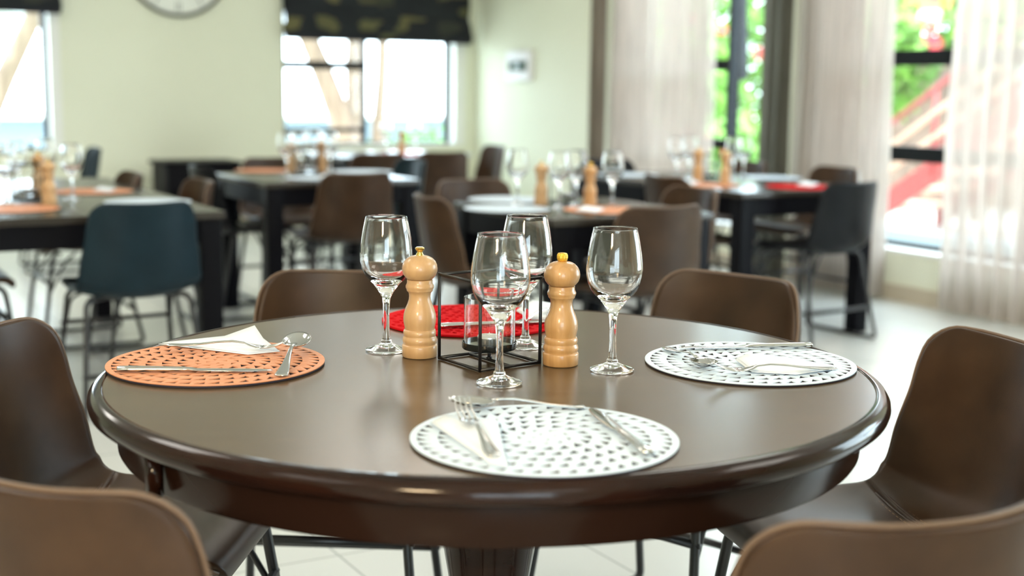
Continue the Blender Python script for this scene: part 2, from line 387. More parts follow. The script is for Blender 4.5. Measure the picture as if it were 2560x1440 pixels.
# white sills and reveals
def trim(i, *b):
    bm = bmesh.new(); wbox(bm, *b); structure(f'trim_{i}', bm, M['reveal'])
trim(1, -0.20, -0.10, -0.245, -0.004, 0.662, 2.248)
trim(2, -3.70, -3.62, -0.245, -0.004, 0.662, 2.248)
trim(3, 0.0, 0.118, 4.602, 6.918, 0.272, 0.292)
trim(4, 0.0, 0.118, 2.422, 4.238, 0.272, 0.292)
trim(5, -1.818, -0.202, -0.118, 0.0, 0.662, 0.68)

# ================================================================ curtains and blinds
def curtain(name, t0, t1, s_mid, seed, label, m, folds=9, amp=0.055, z0=0.03, z1=2.72, group=None):
    rnd = random.Random(seed); bm = bmesh.new(); n = int(folds*16); rows = 14
    ph = [rnd.uniform(0, 6.28) for _ in range(4)]
    c = W(s_mid, (t0+t1)/2, z0); grid = []
    for j in range(rows+1):
        z = z0 + (z1-z0)*j/rows; row = []; loose = 1 - 0.35*j/rows
        for i in range(n+1):
            u = i/n; x = (u-0.5)
            y = amp*loose*(math.sin(2*PI*folds*u+ph[0]+0.5*math.sin(2*PI*2.3*u+ph[1])) + 0.35*math.sin(2*PI*folds*2.1*u+ph[2]+0.6*j/rows))
            tt = (t0+t1)/2 + (t1-t0)*x*(1+0.02*math.sin(j*0.7+ph[3]))
            row.append(bm.verts.new(W(s_mid + y, tt, z) - c))
        grid.append(row)
    for j in range(rows):
        for i in range(n): bm.faces.new((grid[j][i], grid[j][i+1], grid[j+1][i+1], grid[j+1][i]))
    o = obj(name, bm, m); o.location = c; tag(o, label, 'curtain', group); return o
curtain('sheer_curtain', 2.43, 3.60, -0.12, 3, 'sheer beige floor-length curtain hanging nearest the room corner', M['sheer'], folds=12)
curtain('sheer_curtain', 4.47, 5.21, -0.12, 5, 'middle sheer beige floor-length curtain, right of the dark strip of shaded curtain', M['sheer'], folds=11)
curtain('shaded_drape', 2.28, 2.47, -0.225, 21, 'narrow grey-brown strip added for the unlit corner side of the sheer curtain', M['shaded_beige'], folds=3, amp=0.025)  # extra strip standing in for the sheer's unlit edge over the wall
curtain('shaded_drape', 4.24, 4.53, -0.235, 22, 'dark grey-green strip added for the unlit curtain between the two windows', M['drape'], folds=4, amp=0.035)  # extra dark strip standing in for curtain shaded by the pier behind it
curtain('sheer_curtain', 5.66, 7.1, -0.13, 8, 'sheer floor-length curtain at the right edge of the picture', M['sheer'], folds=12)
bm = bmesh.new()
p0 = W(-0.13, 2.1, 2.76); p1 = W(-0.13, 7.4, 2.76); add_tube(bm, [p0-p0, (p1-p0)*.5, p1-p0], 0.014, 12)
rail = obj('curtain_rail', bm, M['alu']); rail.location = p0; tag(rail, 'dark curtain rail above the windows of the right wall', 'curtain rail')

def roman_blind(s0, s1, zb, ztop, label):
    c = W((s0+s1)/2, 0.06, zb); root = empty('roman_blind', c, TH); tag(root, label, 'blind', 'patterned black roman blinds')
    w = (s1-s0)/2; bm = bmesh.new()
    # local x along wall, local -y into the room : layered soft folds
    prof = [(0.0, ztop-zb), (0.0, 0.50), (-0.012, 0.36), (-0.030, 0.27), (-0.022, 0.235), (-0.035, 0.20), (-0.058, 0.15), (-0.045, 0.115), (-0.060, 0.08), (-0.070, 0.035), (-0.060, 0.028)]
    back = [(y+0.03, z) for y, z in reversed(prof)]
    loop = prof + back
    n = 26; rings = []
    for i in range(n+1):
        x = -w + 2*w*i/n
        rings.append([bm.verts.new((x*(1+0.012*math.sin(z*22)), y - 0.005*math.sin(i*1.3+z*8), z - 0.006*math.cos(x/w*1.6)*0)) for y, z in loop])
    k = len(loop)
    for a, b in zip(rings, rings[1:]):
        for j in range(k): bm.faces.new((a[j], a[(j+1)%k], b[(j+1)%k], b[j]))
    bm.faces.new(rings[0]); bm.faces.new(rings[-1])
    obj('fabric', bm, M['blind'], root)
    bm = bmesh.new(); add_box(bm, -w, w, -0.062, -0.030, 0.0, 0.032); bevel(bm, 0.006); obj('hem_bar', bm, M['blind_hem'], root)
    return root
roman_blind(-1.835, -0.10, 1.565, 2.45, 'half-raised black roman blind with olive pattern over the middle window')
roman_blind(-5.25, -3.625, 1.70, 2.45, 'black roman blind at the upper left edge over the left window')

# ================================================================ wall clock and wall box
ck = empty('wall_clock', W(-2.698, 0.0, 2.143), TH); tag(ck, 'large round white wall clock with thin dark rim, cut off by the top edge', 'clock')
def facing(prof, seg=64):   # lathe around local -y (towards the room)
    b = bmesh.new(); add_lathe(b, prof, seg)
    bmesh.ops.rotate(b, verts=b.verts, cent=(0, 0, 0), matrix=Matrix.Rotation(PI/2, 3, 'X')); return b
obj('face', facing([(0, 0.008), (0.405, 0.008), (0.405, 0.022), (0, 0.022)]), M['clock_face'], ck, smooth=False)
obj('rim', facing([(0.405, 0.004), (0.430, 0.004), (0.432, 0.03), (0.424, 0.045), (0.410, 0.045), (0.404, 0.03)], 64), M['clock_rim'], ck)
bm = bmesh.new()
for k in range(12):
    a = k*PI/6; d = Vector((math.sin(a), 0, math.cos(a))); e = Vector((math.cos(a), 0, -math.sin(a)))
    for off in ((0,) if k % 3 else (-0.012, 0.012)):
        add_tube(bm, [d*0.31 + e*off + Vector((0, -0.023, 0)), d*0.385 + e*off + Vector((0, -0.023, 0))], 0.004, 6)
obj('numeral_ring', bm, M['clock_rim'], ck)
for nm, ln, a, y in (('hour_hand', 0.19, 5.4, -0.028), ('minute_hand', 0.29, 1.1, -0.033)):
    bm = bmesh.new(); d = Vector((math.sin(a), 0, math.cos(a))); add_tube(bm, [-d*0.04 + Vector((0, y, 0)), d*ln + Vector((0, y, 0))], lambda i: 0.007 if i == 0 else 0.003, 8); obj(nm, bm, M['clock_rim'], ck)

wb = empty('wall_box', W(0.0, 0.855, 1.37), TH); tag(wb, 'small white wall-mounted box with a dark green window, on the bare wall', 'wall box')
bm = bmesh.new(); add_box(bm, -0.045, 0.0, -0.20, 0.20, -0.125, 0.13); bevel(bm, 0.008); obj('housing', bm, M['white_plastic'], wb)
bm = bmesh.new(); add_box(bm, -0.052, -0.046, -0.155, 0.15, -0.045, 0.045); bevel(bm, 0.002, 1); obj('window_cover', bm, M['green_screen'], wb)

# ================================================================ CHAIRS
SP = catmull([(0.192, 0.425), (0.197, 0.447), (0.155, 0.459), (0.085, 0.451), (0.0, 0.441), (-0.09, 0.434), (-0.160, 0.438), (-0.205, 0.470), (-0.228, 0.530), (-0.242, 0.605), (-0.256, 0.690), (-0.268, 0.768)], 260)
SPL = [0.0]
for i in range(1, len(SP)): SPL.append(SPL[-1] + (SP[i]-SP[i-1]).length)
LT = SPL[-1]
def sp_at(q):
    s = max(0.0, min(1.0, q))*LT; i = 0
    lo, hi = 0, len(SPL)-1
    while hi-lo > 1:
        md = (lo+hi)//2
        if SPL[md] <= s: lo = md
        else: hi = md
    t = (s-SPL[lo])/max(1e-9, SPL[hi]-SPL[lo])
    p = SP[lo].lerp(SP[hi], t); d = (SP[hi]-SP[lo]).normalized()
    return p, Vector((d.y, -d.x)) if False else Vector((-(-d.y), -d.x))
SEAM_Q = 0.455
HW = [(0.0, 0.198), (0.12, 0.210), (0.4, 0.216), (0.56, 0.218), (0.68, 0.208), (0.85, 0.190), (1.0, 0.174)]
KW = [(0.0, 0.0), (0.2, 0.006), (0.42, 0.03), (0.56, 0.062), (0.72, 0.070), (0.88, 0.064), (1.0, 0.058)]
RC = 0.052
def half_w(q):
    w = interp(HW, q); s = q*LT
    if LT - s < RC: d = RC-(LT-s); w = w - RC + math.sqrt(max(0, RC*RC - d*d))
    rf = 0.05
    if s < rf: d = rf-s; w = w - rf + math.sqrt(max(0, rf*rf - d*d))
    return w
def shell(q, p, off=0.0):
    """p = metres from the centre line"""
    c, n = sp_at(q); w = interp(HW, q); k = interp(KW, q)*abs(p/w)**2.3
    # normal: towards the sitter (up on the seat, forward on the back)
    e = 0.01; c2, _ = sp_at(min(1, q+e)); c1, _ = sp_at(max(0, q-e)); d = (c2-c1).normalized()
    n = Vector((-(-d.y), -d.x)); n = Vector((d.y, -d.x))
    if n.y < 0 and q < 0.5: n = -n
    if q >= 0.5 and n.x < 0: n = -n
    pt = c + n*(k + off)
    return Vector((p, pt.x, pt.y))
def build_shell_meshes():
    bm = bmesh.new()
    qs = []
    nr = 30
    ends = [0.0, 0.004, 0.016, 0.036, 0.06]
    qs = ends + [0.06 + (0.90-0.06)*i/nr for i in range(1, nr)] + [0.90, 0.93, 0.955, 0.975, 0.989, 0.997, 1.0]
    # snap one row to the seam
    j = min(range(len(qs)), key=lambda i: abs(qs[i]-SEAM_Q)); qs[j] = SEAM_Q
    nc = 16; grid = []
    for q in qs:
        w = half_w(q); grid.append([bm.verts.new(shell(q, w*math.sin(PI/2*(2*i/nc-1)*0.92)/math.sin(PI/2*0.92))) for i in range(nc+1)])
    for r in range(len(qs)-1):
        for i in range(nc):
            f = bm.faces.new((grid[r][i], grid[r][i+1], grid[r+1][i+1], grid[r+1][i])); f.material_index = 0 if qs[r] < SEAM_Q-1e-6 else 1
    bmesh.ops.recalc_face_normals(bm, faces=bm.faces)
    me = bpy.data.meshes.new('tmp'); bm.to_mesh(me); bm.free()
    me.materials.append(M['brown_leather']); me.materials.append(M['blue_leather'])
    o = bpy.data.objects.new('tmp', me); COL.objects.link(o)
    so = o.modifiers.new('s', 'SOLIDIFY'); so.thickness = 0.024; so.offset = 0.0; so.use_even_offset = False
    su = o.modifiers.new('u', 'SUBSURF'); su.levels = 1; su.render_levels = 1
    dg = bpy.context.evaluated_depsgraph_get(); ev = o.evaluated_get(dg); m2 = bpy.data.meshes.new_from_object(ev)
    res = []
    for k in (0, 1):
        b = bmesh.new(); b.from_mesh(m2)
        bmesh.ops.delete(b, geom=[f for f in b.faces if f.material_index != k], context='FACES')
        for f in b.faces: f.material_index = 0
        bmesh.ops.holes_fill(b, edges=[e for e in b.edges if e.is_boundary], sides=0)
        mm = bpy.data.meshes.new('seat' if k == 0 else 'backrest'); b.to_mesh(mm); b.free()
        mm.polygons.foreach_set('use_smooth', [True]*len(mm.polygons)); res.append(mm)
    bpy.data.objects.remove(o); bpy.data.meshes.remove(me); bpy.data.meshes.remove(m2)
    return res
SEAT_ME, BACK_ME = build_shell_meshes()
def mesh_with(me, m):
    c = me.copy(); c.materials.clear(); c.materials.append(m); return c
def make_chair(kind, thread):
    root = empty('dining_chair')
    for nm, me in (('seat', SEAT_ME), ('backrest', BACK_ME)):
        o = bpy.data.objects.new(nm, mesh_with(me, M[kind])); COL.objects.link(o); o.parent = root
        if nm == 'seat': seat = o
        else: back = o
    # welted seam between seat and back, with its stitching
    bm = bmesh.new()
    for dq in (-0.010, 0.010):
        w = half_w(SEAM_Q)-0.010
        add_tube(bm, [shell(SEAM_Q+dq, -w + 2*w*i/24, 0.0122 - 0.006*abs(i/12-1)**6) for i in range(25)], 0.0032, 8)
    sm = obj('seam', bm, M[kind], back)
    for dq in (-0.022, 0.022):
        bm = bmesh.new()
        w = half_w(SEAM_Q)-0.006; k = 34
        for i in range(k):
            p0 = -w + 2*w*(i+0.2)/k; p1 = -w + 2*w*(i+0.8)/k
            add_tube(bm, [shell(SEAM_Q+dq, p0, 0.0122), shell(SEAM_Q+dq, p1, 0.0122)], 0.0009, 5)
        obj('stitching', bm, thread, back)
    # piping round the shell edge
    bm = bmesh.new(); pts = []
    Q = [0.03 + 0.88*i/46 for i in range(47)] + [0.93, 0.95, 0.965, 0.98, 0.99, 0.997, 1.0]
    right = [shell(q, half_w(q)+0.0015) for q in Q]
    left = [Vector((-v.x, v.y, v.z)) for v in reversed(right)]
    tl, n_ = half_w(1.0), 8
    top = [shell(1.0, tl - 2*tl*i/n_) + Vector((0, 0, 0.0015)) for i in range(1, n_)]
    add_tube(bm, right + top + left, 0.0034, 8)
    obj('piping', bm, M['piping'] if kind == 'brown_leather' else M[kind], back)
    # steel frame
    for sx in (-1, 1):
        for sy, yt, yf in ((1, 0.165, 0.225), (-1, -0.125, -0.215)):
            bm = bmesh.new()
            path = fillet([(sx*0.12, yt*0.8, 0.427), (sx*0.185, yt, 0.424), (sx*0.222, yf, 0.012), (sx*0.222, yf-sy*0.05, 0.012)], 0.05, 6)
            add_tube(bm, path, 0.0098, 12); obj('leg', bm, M['tube'], root)
        bm = bmesh.new(); add_tube(bm, [(sx*0.222, 0.172, 0.012), (sx*0.222, -0.162, 0.012)], 0.0098, 12); obj('floor_runner', bm, M['tube'], root)
        bm = bmesh.new(); add_tube(bm, fillet([(sx*0.15, 0.06, 0.43), (sx*0.188, 0.11, 0.40), (sx*0.199, 0.19, 0.25)], 0.04), 0.006, 8); obj('brace', bm, M['tube'], root)
    for y, z, x in ((0.185, 0.30, 0.196), (-0.185, 0.16, 0.207)):
        bm = bmesh.new(); add_tube(bm, [(-x, y, z), (x, y, z)], 0.009, 12); st = obj('stretcher', bm, M['tube'], root)
        for sx in (-1, 1):
            bm = bmesh.new(); add_tube(bm, [(sx*(x+0.006), y, z), (sx*(x+0.014), y, z)], 0.006, 8); obj('bolt', bm, M['tube'], st)
    for yy in (0.13, -0.10):
        bm = bmesh.new(); add_tube(bm, [(-0.17, yy, 0.426), (0.17, yy, 0.426)], 0.007, 8); obj('seat_support', bm, M['tube'], root)
    return root
PROTO = {k: make_chair(k, M['thread'] if k == 'brown_leather' else M[k]) for k in ('brown_leather', 'blue_leather', 'black_leather')}
used = set()
def chair(kind, deg, label, group, top=None, pos=None, ztop=0.765):
    if kind in used: r = copy_tree(PROTO[kind])
    else: r = PROTO[kind]; used.add(kind)
    f = Vector((math.cos(math.radians(deg)), math.sin(math.radians(deg)), 0))
    if pos is None:
        p = at(top[0], top[1], ztop); pos = (p.x + 0.266*f.x, p.y + 0.266*f.y)
    r.location = (pos[0], pos[1], 0.0); r.rotation_euler = (0, 0, math.radians(deg-90))
    tag(r, label, 'chair', group); return r
GR, GB = 'dining chairs around the round table', 'dining chairs at the tables behind'
chair('brown_leather', -93, 'brown leather chair behind the round table, its back seen behind the left wine glass', GR, top=(868, 684))
chair('brown_leather', -132, 'brown leather chair behind the round table, its back right of the rightmost wine glass', GR, top=(1856, 694))
chair('brown_leather', -4, 'brown leather chair left of the round table, beside the orange placemat', GR, pos=(-0.625, 2.112))
chair('brown_leather', 195, 'brown leather chair right of the round table, seat and inner back in view', GR, pos=(0.603, 2.105))
chair('brown_leather', 64, 'brown leather chair with its back cropped by the lower left corner', GR, pos=(-0.40, 1.55))
chair('brown_leather', 107, 'brown leather chair with its back cropped by the lower right corner', GR, pos=(0.345, 1.478))
a_, b__ = 119.5, 29.5
chair('blue_leather', 121, 'dark blue leather chair seen from behind at the left table end', GB, top=(368, 514))
chair('brown_leather', 209.5, 'brown chair right of the left table, nearer of two, above its front corner', GB, pos=(-1.56, 5.585))
chair('brown_leather', 209.5, 'brown chair at the right side of the left table, farther of two', GB, pos=(-1.98, 6.00))
chair('brown_leather', 29.5, 'brown chair whose seat shows under the left table at the picture edge', GB, pos=(-2.11, 4.87))
chair('blue_leather', 205, 'dark blue chair in profile against the pale wall near the left window', GB, top=(248, 372))
chair('black_leather', 29.5, 'dark chair at the left side of the square table below the clock', GB, pos=(-1.39, 6.80))
chair('brown_leather', 119.5, 'brown chair with broad back toward us at the near side of the square table', GB, pos=(-0.86, 6.52))
chair('brown_leather', 299.5, 'brown chair beyond the square table against the pale wall, facing us', GB, pos=(-1.27, 7.33))
chair('blue_leather', 209.5, 'dark teal chair right of the square table, facing left', GB, top=(1047, 402))
chair('brown_leather', 22, 'brown chair seen side-on left of the middle table behind the left wine glass', GB, top=(1052, 494))
chair('brown_leather', 299.5, 'brown chair on the far side of the middle table, facing us', GB, top=(1168, 452))
chair('brown_leather', 119.5, 'brown chair with broad back toward us at the middle table, above the right-hand chair', GB, pos=(0.43, 4.90))
chair('brown_leather', 209.5, 'brown chair at the right side of the middle table, just behind its near chair', GB, pos=(0.575, 5.49))
chair('black_leather', 125, 'black leather bucket chair at the near end of the window table', GB, top=(2152, 460))
chair('brown_leather', 209.5, 'brown chair at the window side of the right table, nearer of two', GB, top=(2106, 421))
chair('brown_leather', 29.5, 'brown chair at the left side of the right table', GB, pos=(0.93, 6.50))
chair('brown_leather', 209.5, 'brown chair at the window side of the right table, farther of two', GB, pos=(1.20, 7.72))
chair('brown_leather', 119.5, 'dark brown chair in front of the far window table, right one', GB, top=(1116, 383))
chair('brown_leather', 119.5, 'dark brown chair in front of the far window table, left one', GB, pos=(-0.95, 8.42))
chair('brown_leather', 205, 'dark chair seen side-on against the bright wall beside the farthest table', GB, pos=(-0.34, 9.42))
chair('black_leather', 299.5, 'black chair at the far end of the right table, near the curtains', GB, pos=(0.66, 7.62))

# ================================================================ ROUND TABLE
TC = Vector((-0.031, 1.999, 0)); TZ = 0.75
rt = empty('round_table', TC); tag(rt, 'large round dark-stained wooden pedestal table in the foreground', 'table')
bm = bmesh.new(); add_lathe(bm, [(0, 0.7495), (0.30, 0.7495), (0.565, 0.7495), (0.5775, 0.7495), (0.5775, 0.744), (0, 0.744)], 160); top_o = obj('table_top', bm, M['table_wood'], rt)
auto_smooth(top_o)
bm = bmesh.new(); add_lathe(bm, [(0.5775, 0.7502), (0.583, 0.7502), (0.589, 0.7488), (0.595, 0.7445), (0.599, 0.738), (0.600, 0.731), (0.598, 0.724), (0.592, 0.719), (0.584, 0.7165), (0.570, 0.716), (0.562, 0.713), (0.55, 0.711), (0.2, 0.711), (0.2, 0.7435), (0.5775, 0.7435)], 160, closed=True)
obj('rim', bm, M['rim_wood'], rt)
bm = bmesh.new(); add_lathe(bm, [(0.562, 0.7115), (0.562, 0.705), (0.559, 0.664), (0.556, 0.659), (0.535, 0.659), (0.533, 0.7115)], 160, closed=True)
ap = obj('apron', bm, M['apron_wood'], rt); auto_smooth(ap)
bm = bmesh.new(); add_lathe(bm, [(0.0, 0.7105), (0.17, 0.7105), (0.175, 0.69), (0.12, 0.672), (0.085, 0.664), (0.090, 0.64), (0.094, 0.60), (0.093, 0.565), (0.086, 0.535), (0.088, 0.530), (0.094, 0.527), (0.098, 0.519), (0.094, 0.511), (0.086, 0.508), (0.074, 0.47), (0.062, 0.40), (0.058, 0.33), (0.066, 0.27), (0.085, 0.23), (0.092, 0.20), (0.088, 0.17), (0.10, 0.16), (0.104, 0.14), (0.10, 0.10), (0.05, 0.09), (0, 0.09)], 72)
ped = obj('pedestal', bm, M['rim_wood'], rt); auto_smooth(ped, 50)
for k in range(4):
    a = math.radians(29.5 + 90*k); d = Vector((math.cos(a), math.sin(a), 0)); e = Vector((-d.y, d.x, 0)); bm = bmesh.new()
    path = catmull([d*0.06+Vector((0,0,.15)), d*0.16+Vector((0,0,.165)), d*0.28+Vector((0,0,.11)), d*0.38+Vector((0,0,.045)), d*0.44+Vector((0,0,.03))], 20)
    add_tube(bm, path, lambda i: 0.042-0.018*i/20, 14); obj('foot', bm, M['rim_wood'], rt)
pk = min((Vector((TC.x + 0.5745*math.cos(k*0.002), TC.y + 0.5745*math.sin(k*0.002), 0.69)) for k in range(1571, 2356)), key=lambda v: abs(v.x + 0.2707*(0.9887*v.y + 0.0736)))
bm = bmesh.new(); add_tube(bm, [(pk.x-TC.x, pk.y-TC.y, 0.716), (pk.x-TC.x, pk.y-TC.y, 0.664)], 0.0115, 20); obj('dowel', bm, M['rim_wood'], rt)

# ================================================================ RECTANGULAR TABLES
def rect_table(F, la, lb, label, top_m='table_top'):
    """F nearest corner; la length away, lb length to the right (negative = left); local x=b, y=a"""
    root = empty('dining_table', (F[0], F[1], 0), TH); tag(root, label, 'table', 'dark rectangular dining tables')
    x0, x1 = sorted((0, lb)); y0, y1 = 0, la; H = 0.72
    bm = bmesh.new(); add_box(bm, x0, x1, y0, y1, H-0.028, H); bevel(bm, 0.005, 3); o = obj('table_top', bm, M[top_m], root); auto_smooth(o)
    bm = bmesh.new(); i = 0.018
    add_box(bm, x0+i, x1-i, y0+i, y0+i+0.02, H-0.115, H-0.0275); add_box(bm, x0+i, x1-i, y1-i-0.02, y1-i, H-0.115, H-0.0275)
    add_box(bm, x0+i, x0+i+0.02, y0+i+.02, y1-i-.02, H-0.115, H-0.0275); add_box(bm, x1-i-0.02, x1-i, y0+i+.02, y1-i-.02, H-0.115, H-0.0275)
    obj('apron', bm, M['black_wood'], root, smooth=False)
    for x in (x0+0.012, x1-0.012-0.08):
        for y in (y0+0.012, y1-0.012-0.08):
            bm = bmesh.new(); add_box(bm, x, x+0.08, y, y+0.08, 0.0, H-0.0275); bevel(bm, 0.004, 2); obj('leg', bm, M['black_wood'], root)
    return root
FL, FML, FM, FR, FFT = (-1.06, 4.83), (-1.18, 6.26), (0.147, 4.672), (1.053, 6.039), (-0.308, 9.038)
rect_table(FL, 1.95, -1.05, 'long dark dining table at the left edge with a blue chair at its end')
rect_table(FML, 0.82, 0.82, 'square dark dining table standing below and left of the blinded window')
rect_table(FM, 0.80, 0.72, 'dark dining table directly behind the round table')
rect_table(FR, 1.50, 0.85, 'dark dining table beside the curtains with red and orange placemats')
rect_table(FFT, 0.80, -0.92, 'farthest dark dining table, under the middle window')

# low black sideboard by the back wall
sb = empty('sideboard', at(470, 480, 0.20).lerp(at(470, 480, 0.20), 1)); c = W(-2.70, 0.42); sb.location = (c.x, c.y, 0); sb.rotation_euler = (0, 0, TH)
tag(sb, 'low black sideboard against the pale wall below the clock', 'sideboard')
bm = bmesh.new(); add_box(bm, -0.29, 0.29, -0.22, 0.22, 0.06, 0.56); bevel(bm, 0.006); obj('cabinet', bm, M['black_wood'], sb)
bm = bmesh.new(); add_box(bm, -0.315, 0.315, -0.24, 0.24, 0.561, 0.59); bevel(bm, 0.005); obj('top', bm, M['black_wood'], sb)
for x in (-0.145, 0.145):
    bm = bmesh.new(); add_box(bm, x-0.138, x+0.138, -0.236, -0.221, 0.09, 0.53); bevel(bm, 0.004); dr = obj('door', bm, M['black_wood'], sb)
    bm = bmesh.new(); add_tube(bm, [(x+(0.10 if x < 0 else -0.10), -0.25, 0.33), (x+(0.10 if x < 0 else -0.10), -0.25, 0.43)], 0.006, 8); obj('handle', bm, M['tube'], dr)
for x in (-0.24, 0.24):
    for y in (-0.17, 0.17):
        bm = bmesh.new(); add_tube(bm, [(x, y, 0), (x, y, 0.061)], 0.02, 12); obj('foot', bm, M['black_wood'], sb)

# ================================================================ TABLEWARE PROTOTYPES
def make_glass():
    root = empty('wine_glass')
    # bowl: outer then inner
    outer = [(0.0, 0.100), (0.0137, 0.1008), (0.0222, 0.1125), (0.0300, 0.1195), (0.0360, 0.1275), (0.0405, 0.138), (0.0430, 0.149), (0.0437, 0.158), (0.0430, 0.170), (0.0412, 0.185), (0.0385, 0.201), (0.0353, 0.2160), (0.0340, 0.2213), (0.0336, 0.2225)]
    inner = [(0.0326, 0.2222), (0.0326, 0.2205), (0.0340, 0.2150), (0.0372, 0.200), (0.0399, 0.185), (0.0417, 0.170), (0.0424, 0.158), (0.0417, 0.149), (0.0391, 0.139), (0.0345, 0.130), (0.028, 0.1235), (0.018, 0.117), (0.008, 0.1135), (0.0, 0.1127)]
    stem = [(0.0068, 0.0875), (0.0056, 0.078), (0.0051, 0.065), (0.0050, 0.050), (0.0054, 0.036), (0.0063, 0.0225), (0.0070, 0.0190), (0.0088, 0.0172), (0.0090, 0.0155), (0.0085, 0.0142), (0.0108, 0.0120), (0.0165, 0.0095), (0.0240, 0.0068), (0.0305, 0.0047), (0.0336, 0.0037), (0.0345, 0.0026), (0.0340, 0.0014), (0.0325, 0.0004), (0.0, 0.0008)]
    bm = bmesh.new(); prof = list(reversed(inner)) + list(reversed(outer[1:])) + [(0.0098, 0.0945)] + stem
    add_lathe(bm, prof, 64); obj('bowl', bm, M['glass'], root)
    return root
def split_glass():
    """bowl, stem and foot as one blown piece, cut into parts with shared borders"""
    root = make_glass(); src = root.children[0]; me = src.data
    for nm, z0, z1 in (('stem', 0.0205, 0.1015), ('foot', -1, 0.0205)):
        b = bmesh.new(); b.from_mesh(me)
        bmesh.ops.delete(b, geom=[f for f in b.faces if not (z0 <= sum(v.co.z for v in f.verts)/len(f.verts) < z1 and (sum((v.co.x**2+v.co.y**2)**.5 for v in f.verts)/len(f.verts) >= 0))], context='FACES')
        m2 = bpy.data.meshes.new(nm); b.to_mesh(m2); b.free(); m2.materials.append(M['glass'])
        m2.polygons.foreach_set('use_smooth', [True]*len(m2.polygons))
        o = bpy.data.objects.new(nm, m2); COL.objects.link(o); o.parent = root
    b = bmesh.new(); b.from_mesh(me)
    bmesh.ops.delete(b, geom=[f for f in b.faces if sum(v.co.z for v in f.verts)/len(f.verts) < 0.1015], context='FACES')
    b.to_mesh(me); b.free()
    return root
GLASS = split_glass()
def make_mill(kind):
    root = empty('wooden_mill'); wood = M['beech_pale'] if kind == 'hour' else M['beech']
    body = [(0, 0), (0.0265, 0), (0.0282, 0.0015), (0.0285, 0.018), (0.0278, 0.0200), (0.0262, 0.0208), (0.0262, 0.0218), (0.0275, 0.0245), (0.0279, 0.028), (0.0270, 0.0318), (0.0256, 0.0335), (0.0256, 0.0345), (0.0264, 0.037), (0.0264, 0.041), (0.0252, 0.0445), (0.0240, 0.0452), (0.0244, 0.049), (0.0260, 0.056), (0.0265, 0.063), (0.0256, 0.071), (0.0232, 0.079), (0.0200, 0.086), (0.0178, 0.093), (0.0172, 0.099), (0.0180, 0.1045), (0.0208, 0.1075), (0.0212, 0.1085), (0.0210, 0.1095), (0.0226, 0.1125), (0.0228, 0.1155), (0.0214, 0.1185), (0.0206, 0.1205), (0.0206, 0.1255), (0.0190, 0.1262), (0, 0.1262)]
    head = [(0, 0.1266), (0.0200, 0.1266), (0.0218, 0.1280), (0.0262, 0.1335), (0.0282, 0.1395), (0.0286, 0.1440), (0.0276, 0.1500), (0.0250, 0.1555), (0.0205, 0.1602), (0.0150, 0.1632), (0.0085, 0.1648), (0, 0.165)]
    for nm, pr in (('body', body), ('head', head)):
        bm = bmesh.new(); add_lathe(bm, pr, 56); o = obj(nm, bm, wood, root); auto_smooth(o, 55)
    bm = bmesh.new()
    if kind == 'hour':
        add_lathe(bm, [(0, 0.1645), (0.0062, 0.1645), (0.0062, 0.1665), (0.0045, 0.169), (0.0045, 0.171), (0.0075, 0.1745), (0.0078, 0.1765), (0.006, 0.178), (0, 0.178)], 32); o = obj('knob', bm, M['brass'], root); auto_smooth(o, 50)
        o['label'] = 'polished brass hourglass knob'
    else:
        seg = 48; rings = []
        for r, z in [(0.0055, 0.1645), (0.0074, 0.1665), (0.0084, 0.170), (0.0083, 0.174), (0.0070, 0.1772), (0.005, 0.178)]:
            rings.append([bm.verts.new((r*(1+0.035*(i % 2))*math.cos(2*PI*i/seg), r*(1+0.035*(i % 2))*math.sin(2*PI*i/seg), z)) for i in range(seg)])
        for a, b in zip(rings, rings[1:]):
            for i in range(seg): bm.faces.new((a[i], b[i], b[(i+1)%seg], a[(i+1)%seg]))
        bm.faces.new(rings[0]); bm.faces.new(rings[-1])
        o = obj('knob', bm, M['gold'], root, smooth=False); o['label'] = 'round ribbed gold knob'
    return root
MILL_A, MILL_B = make_mill('hour'), make_mill('round')
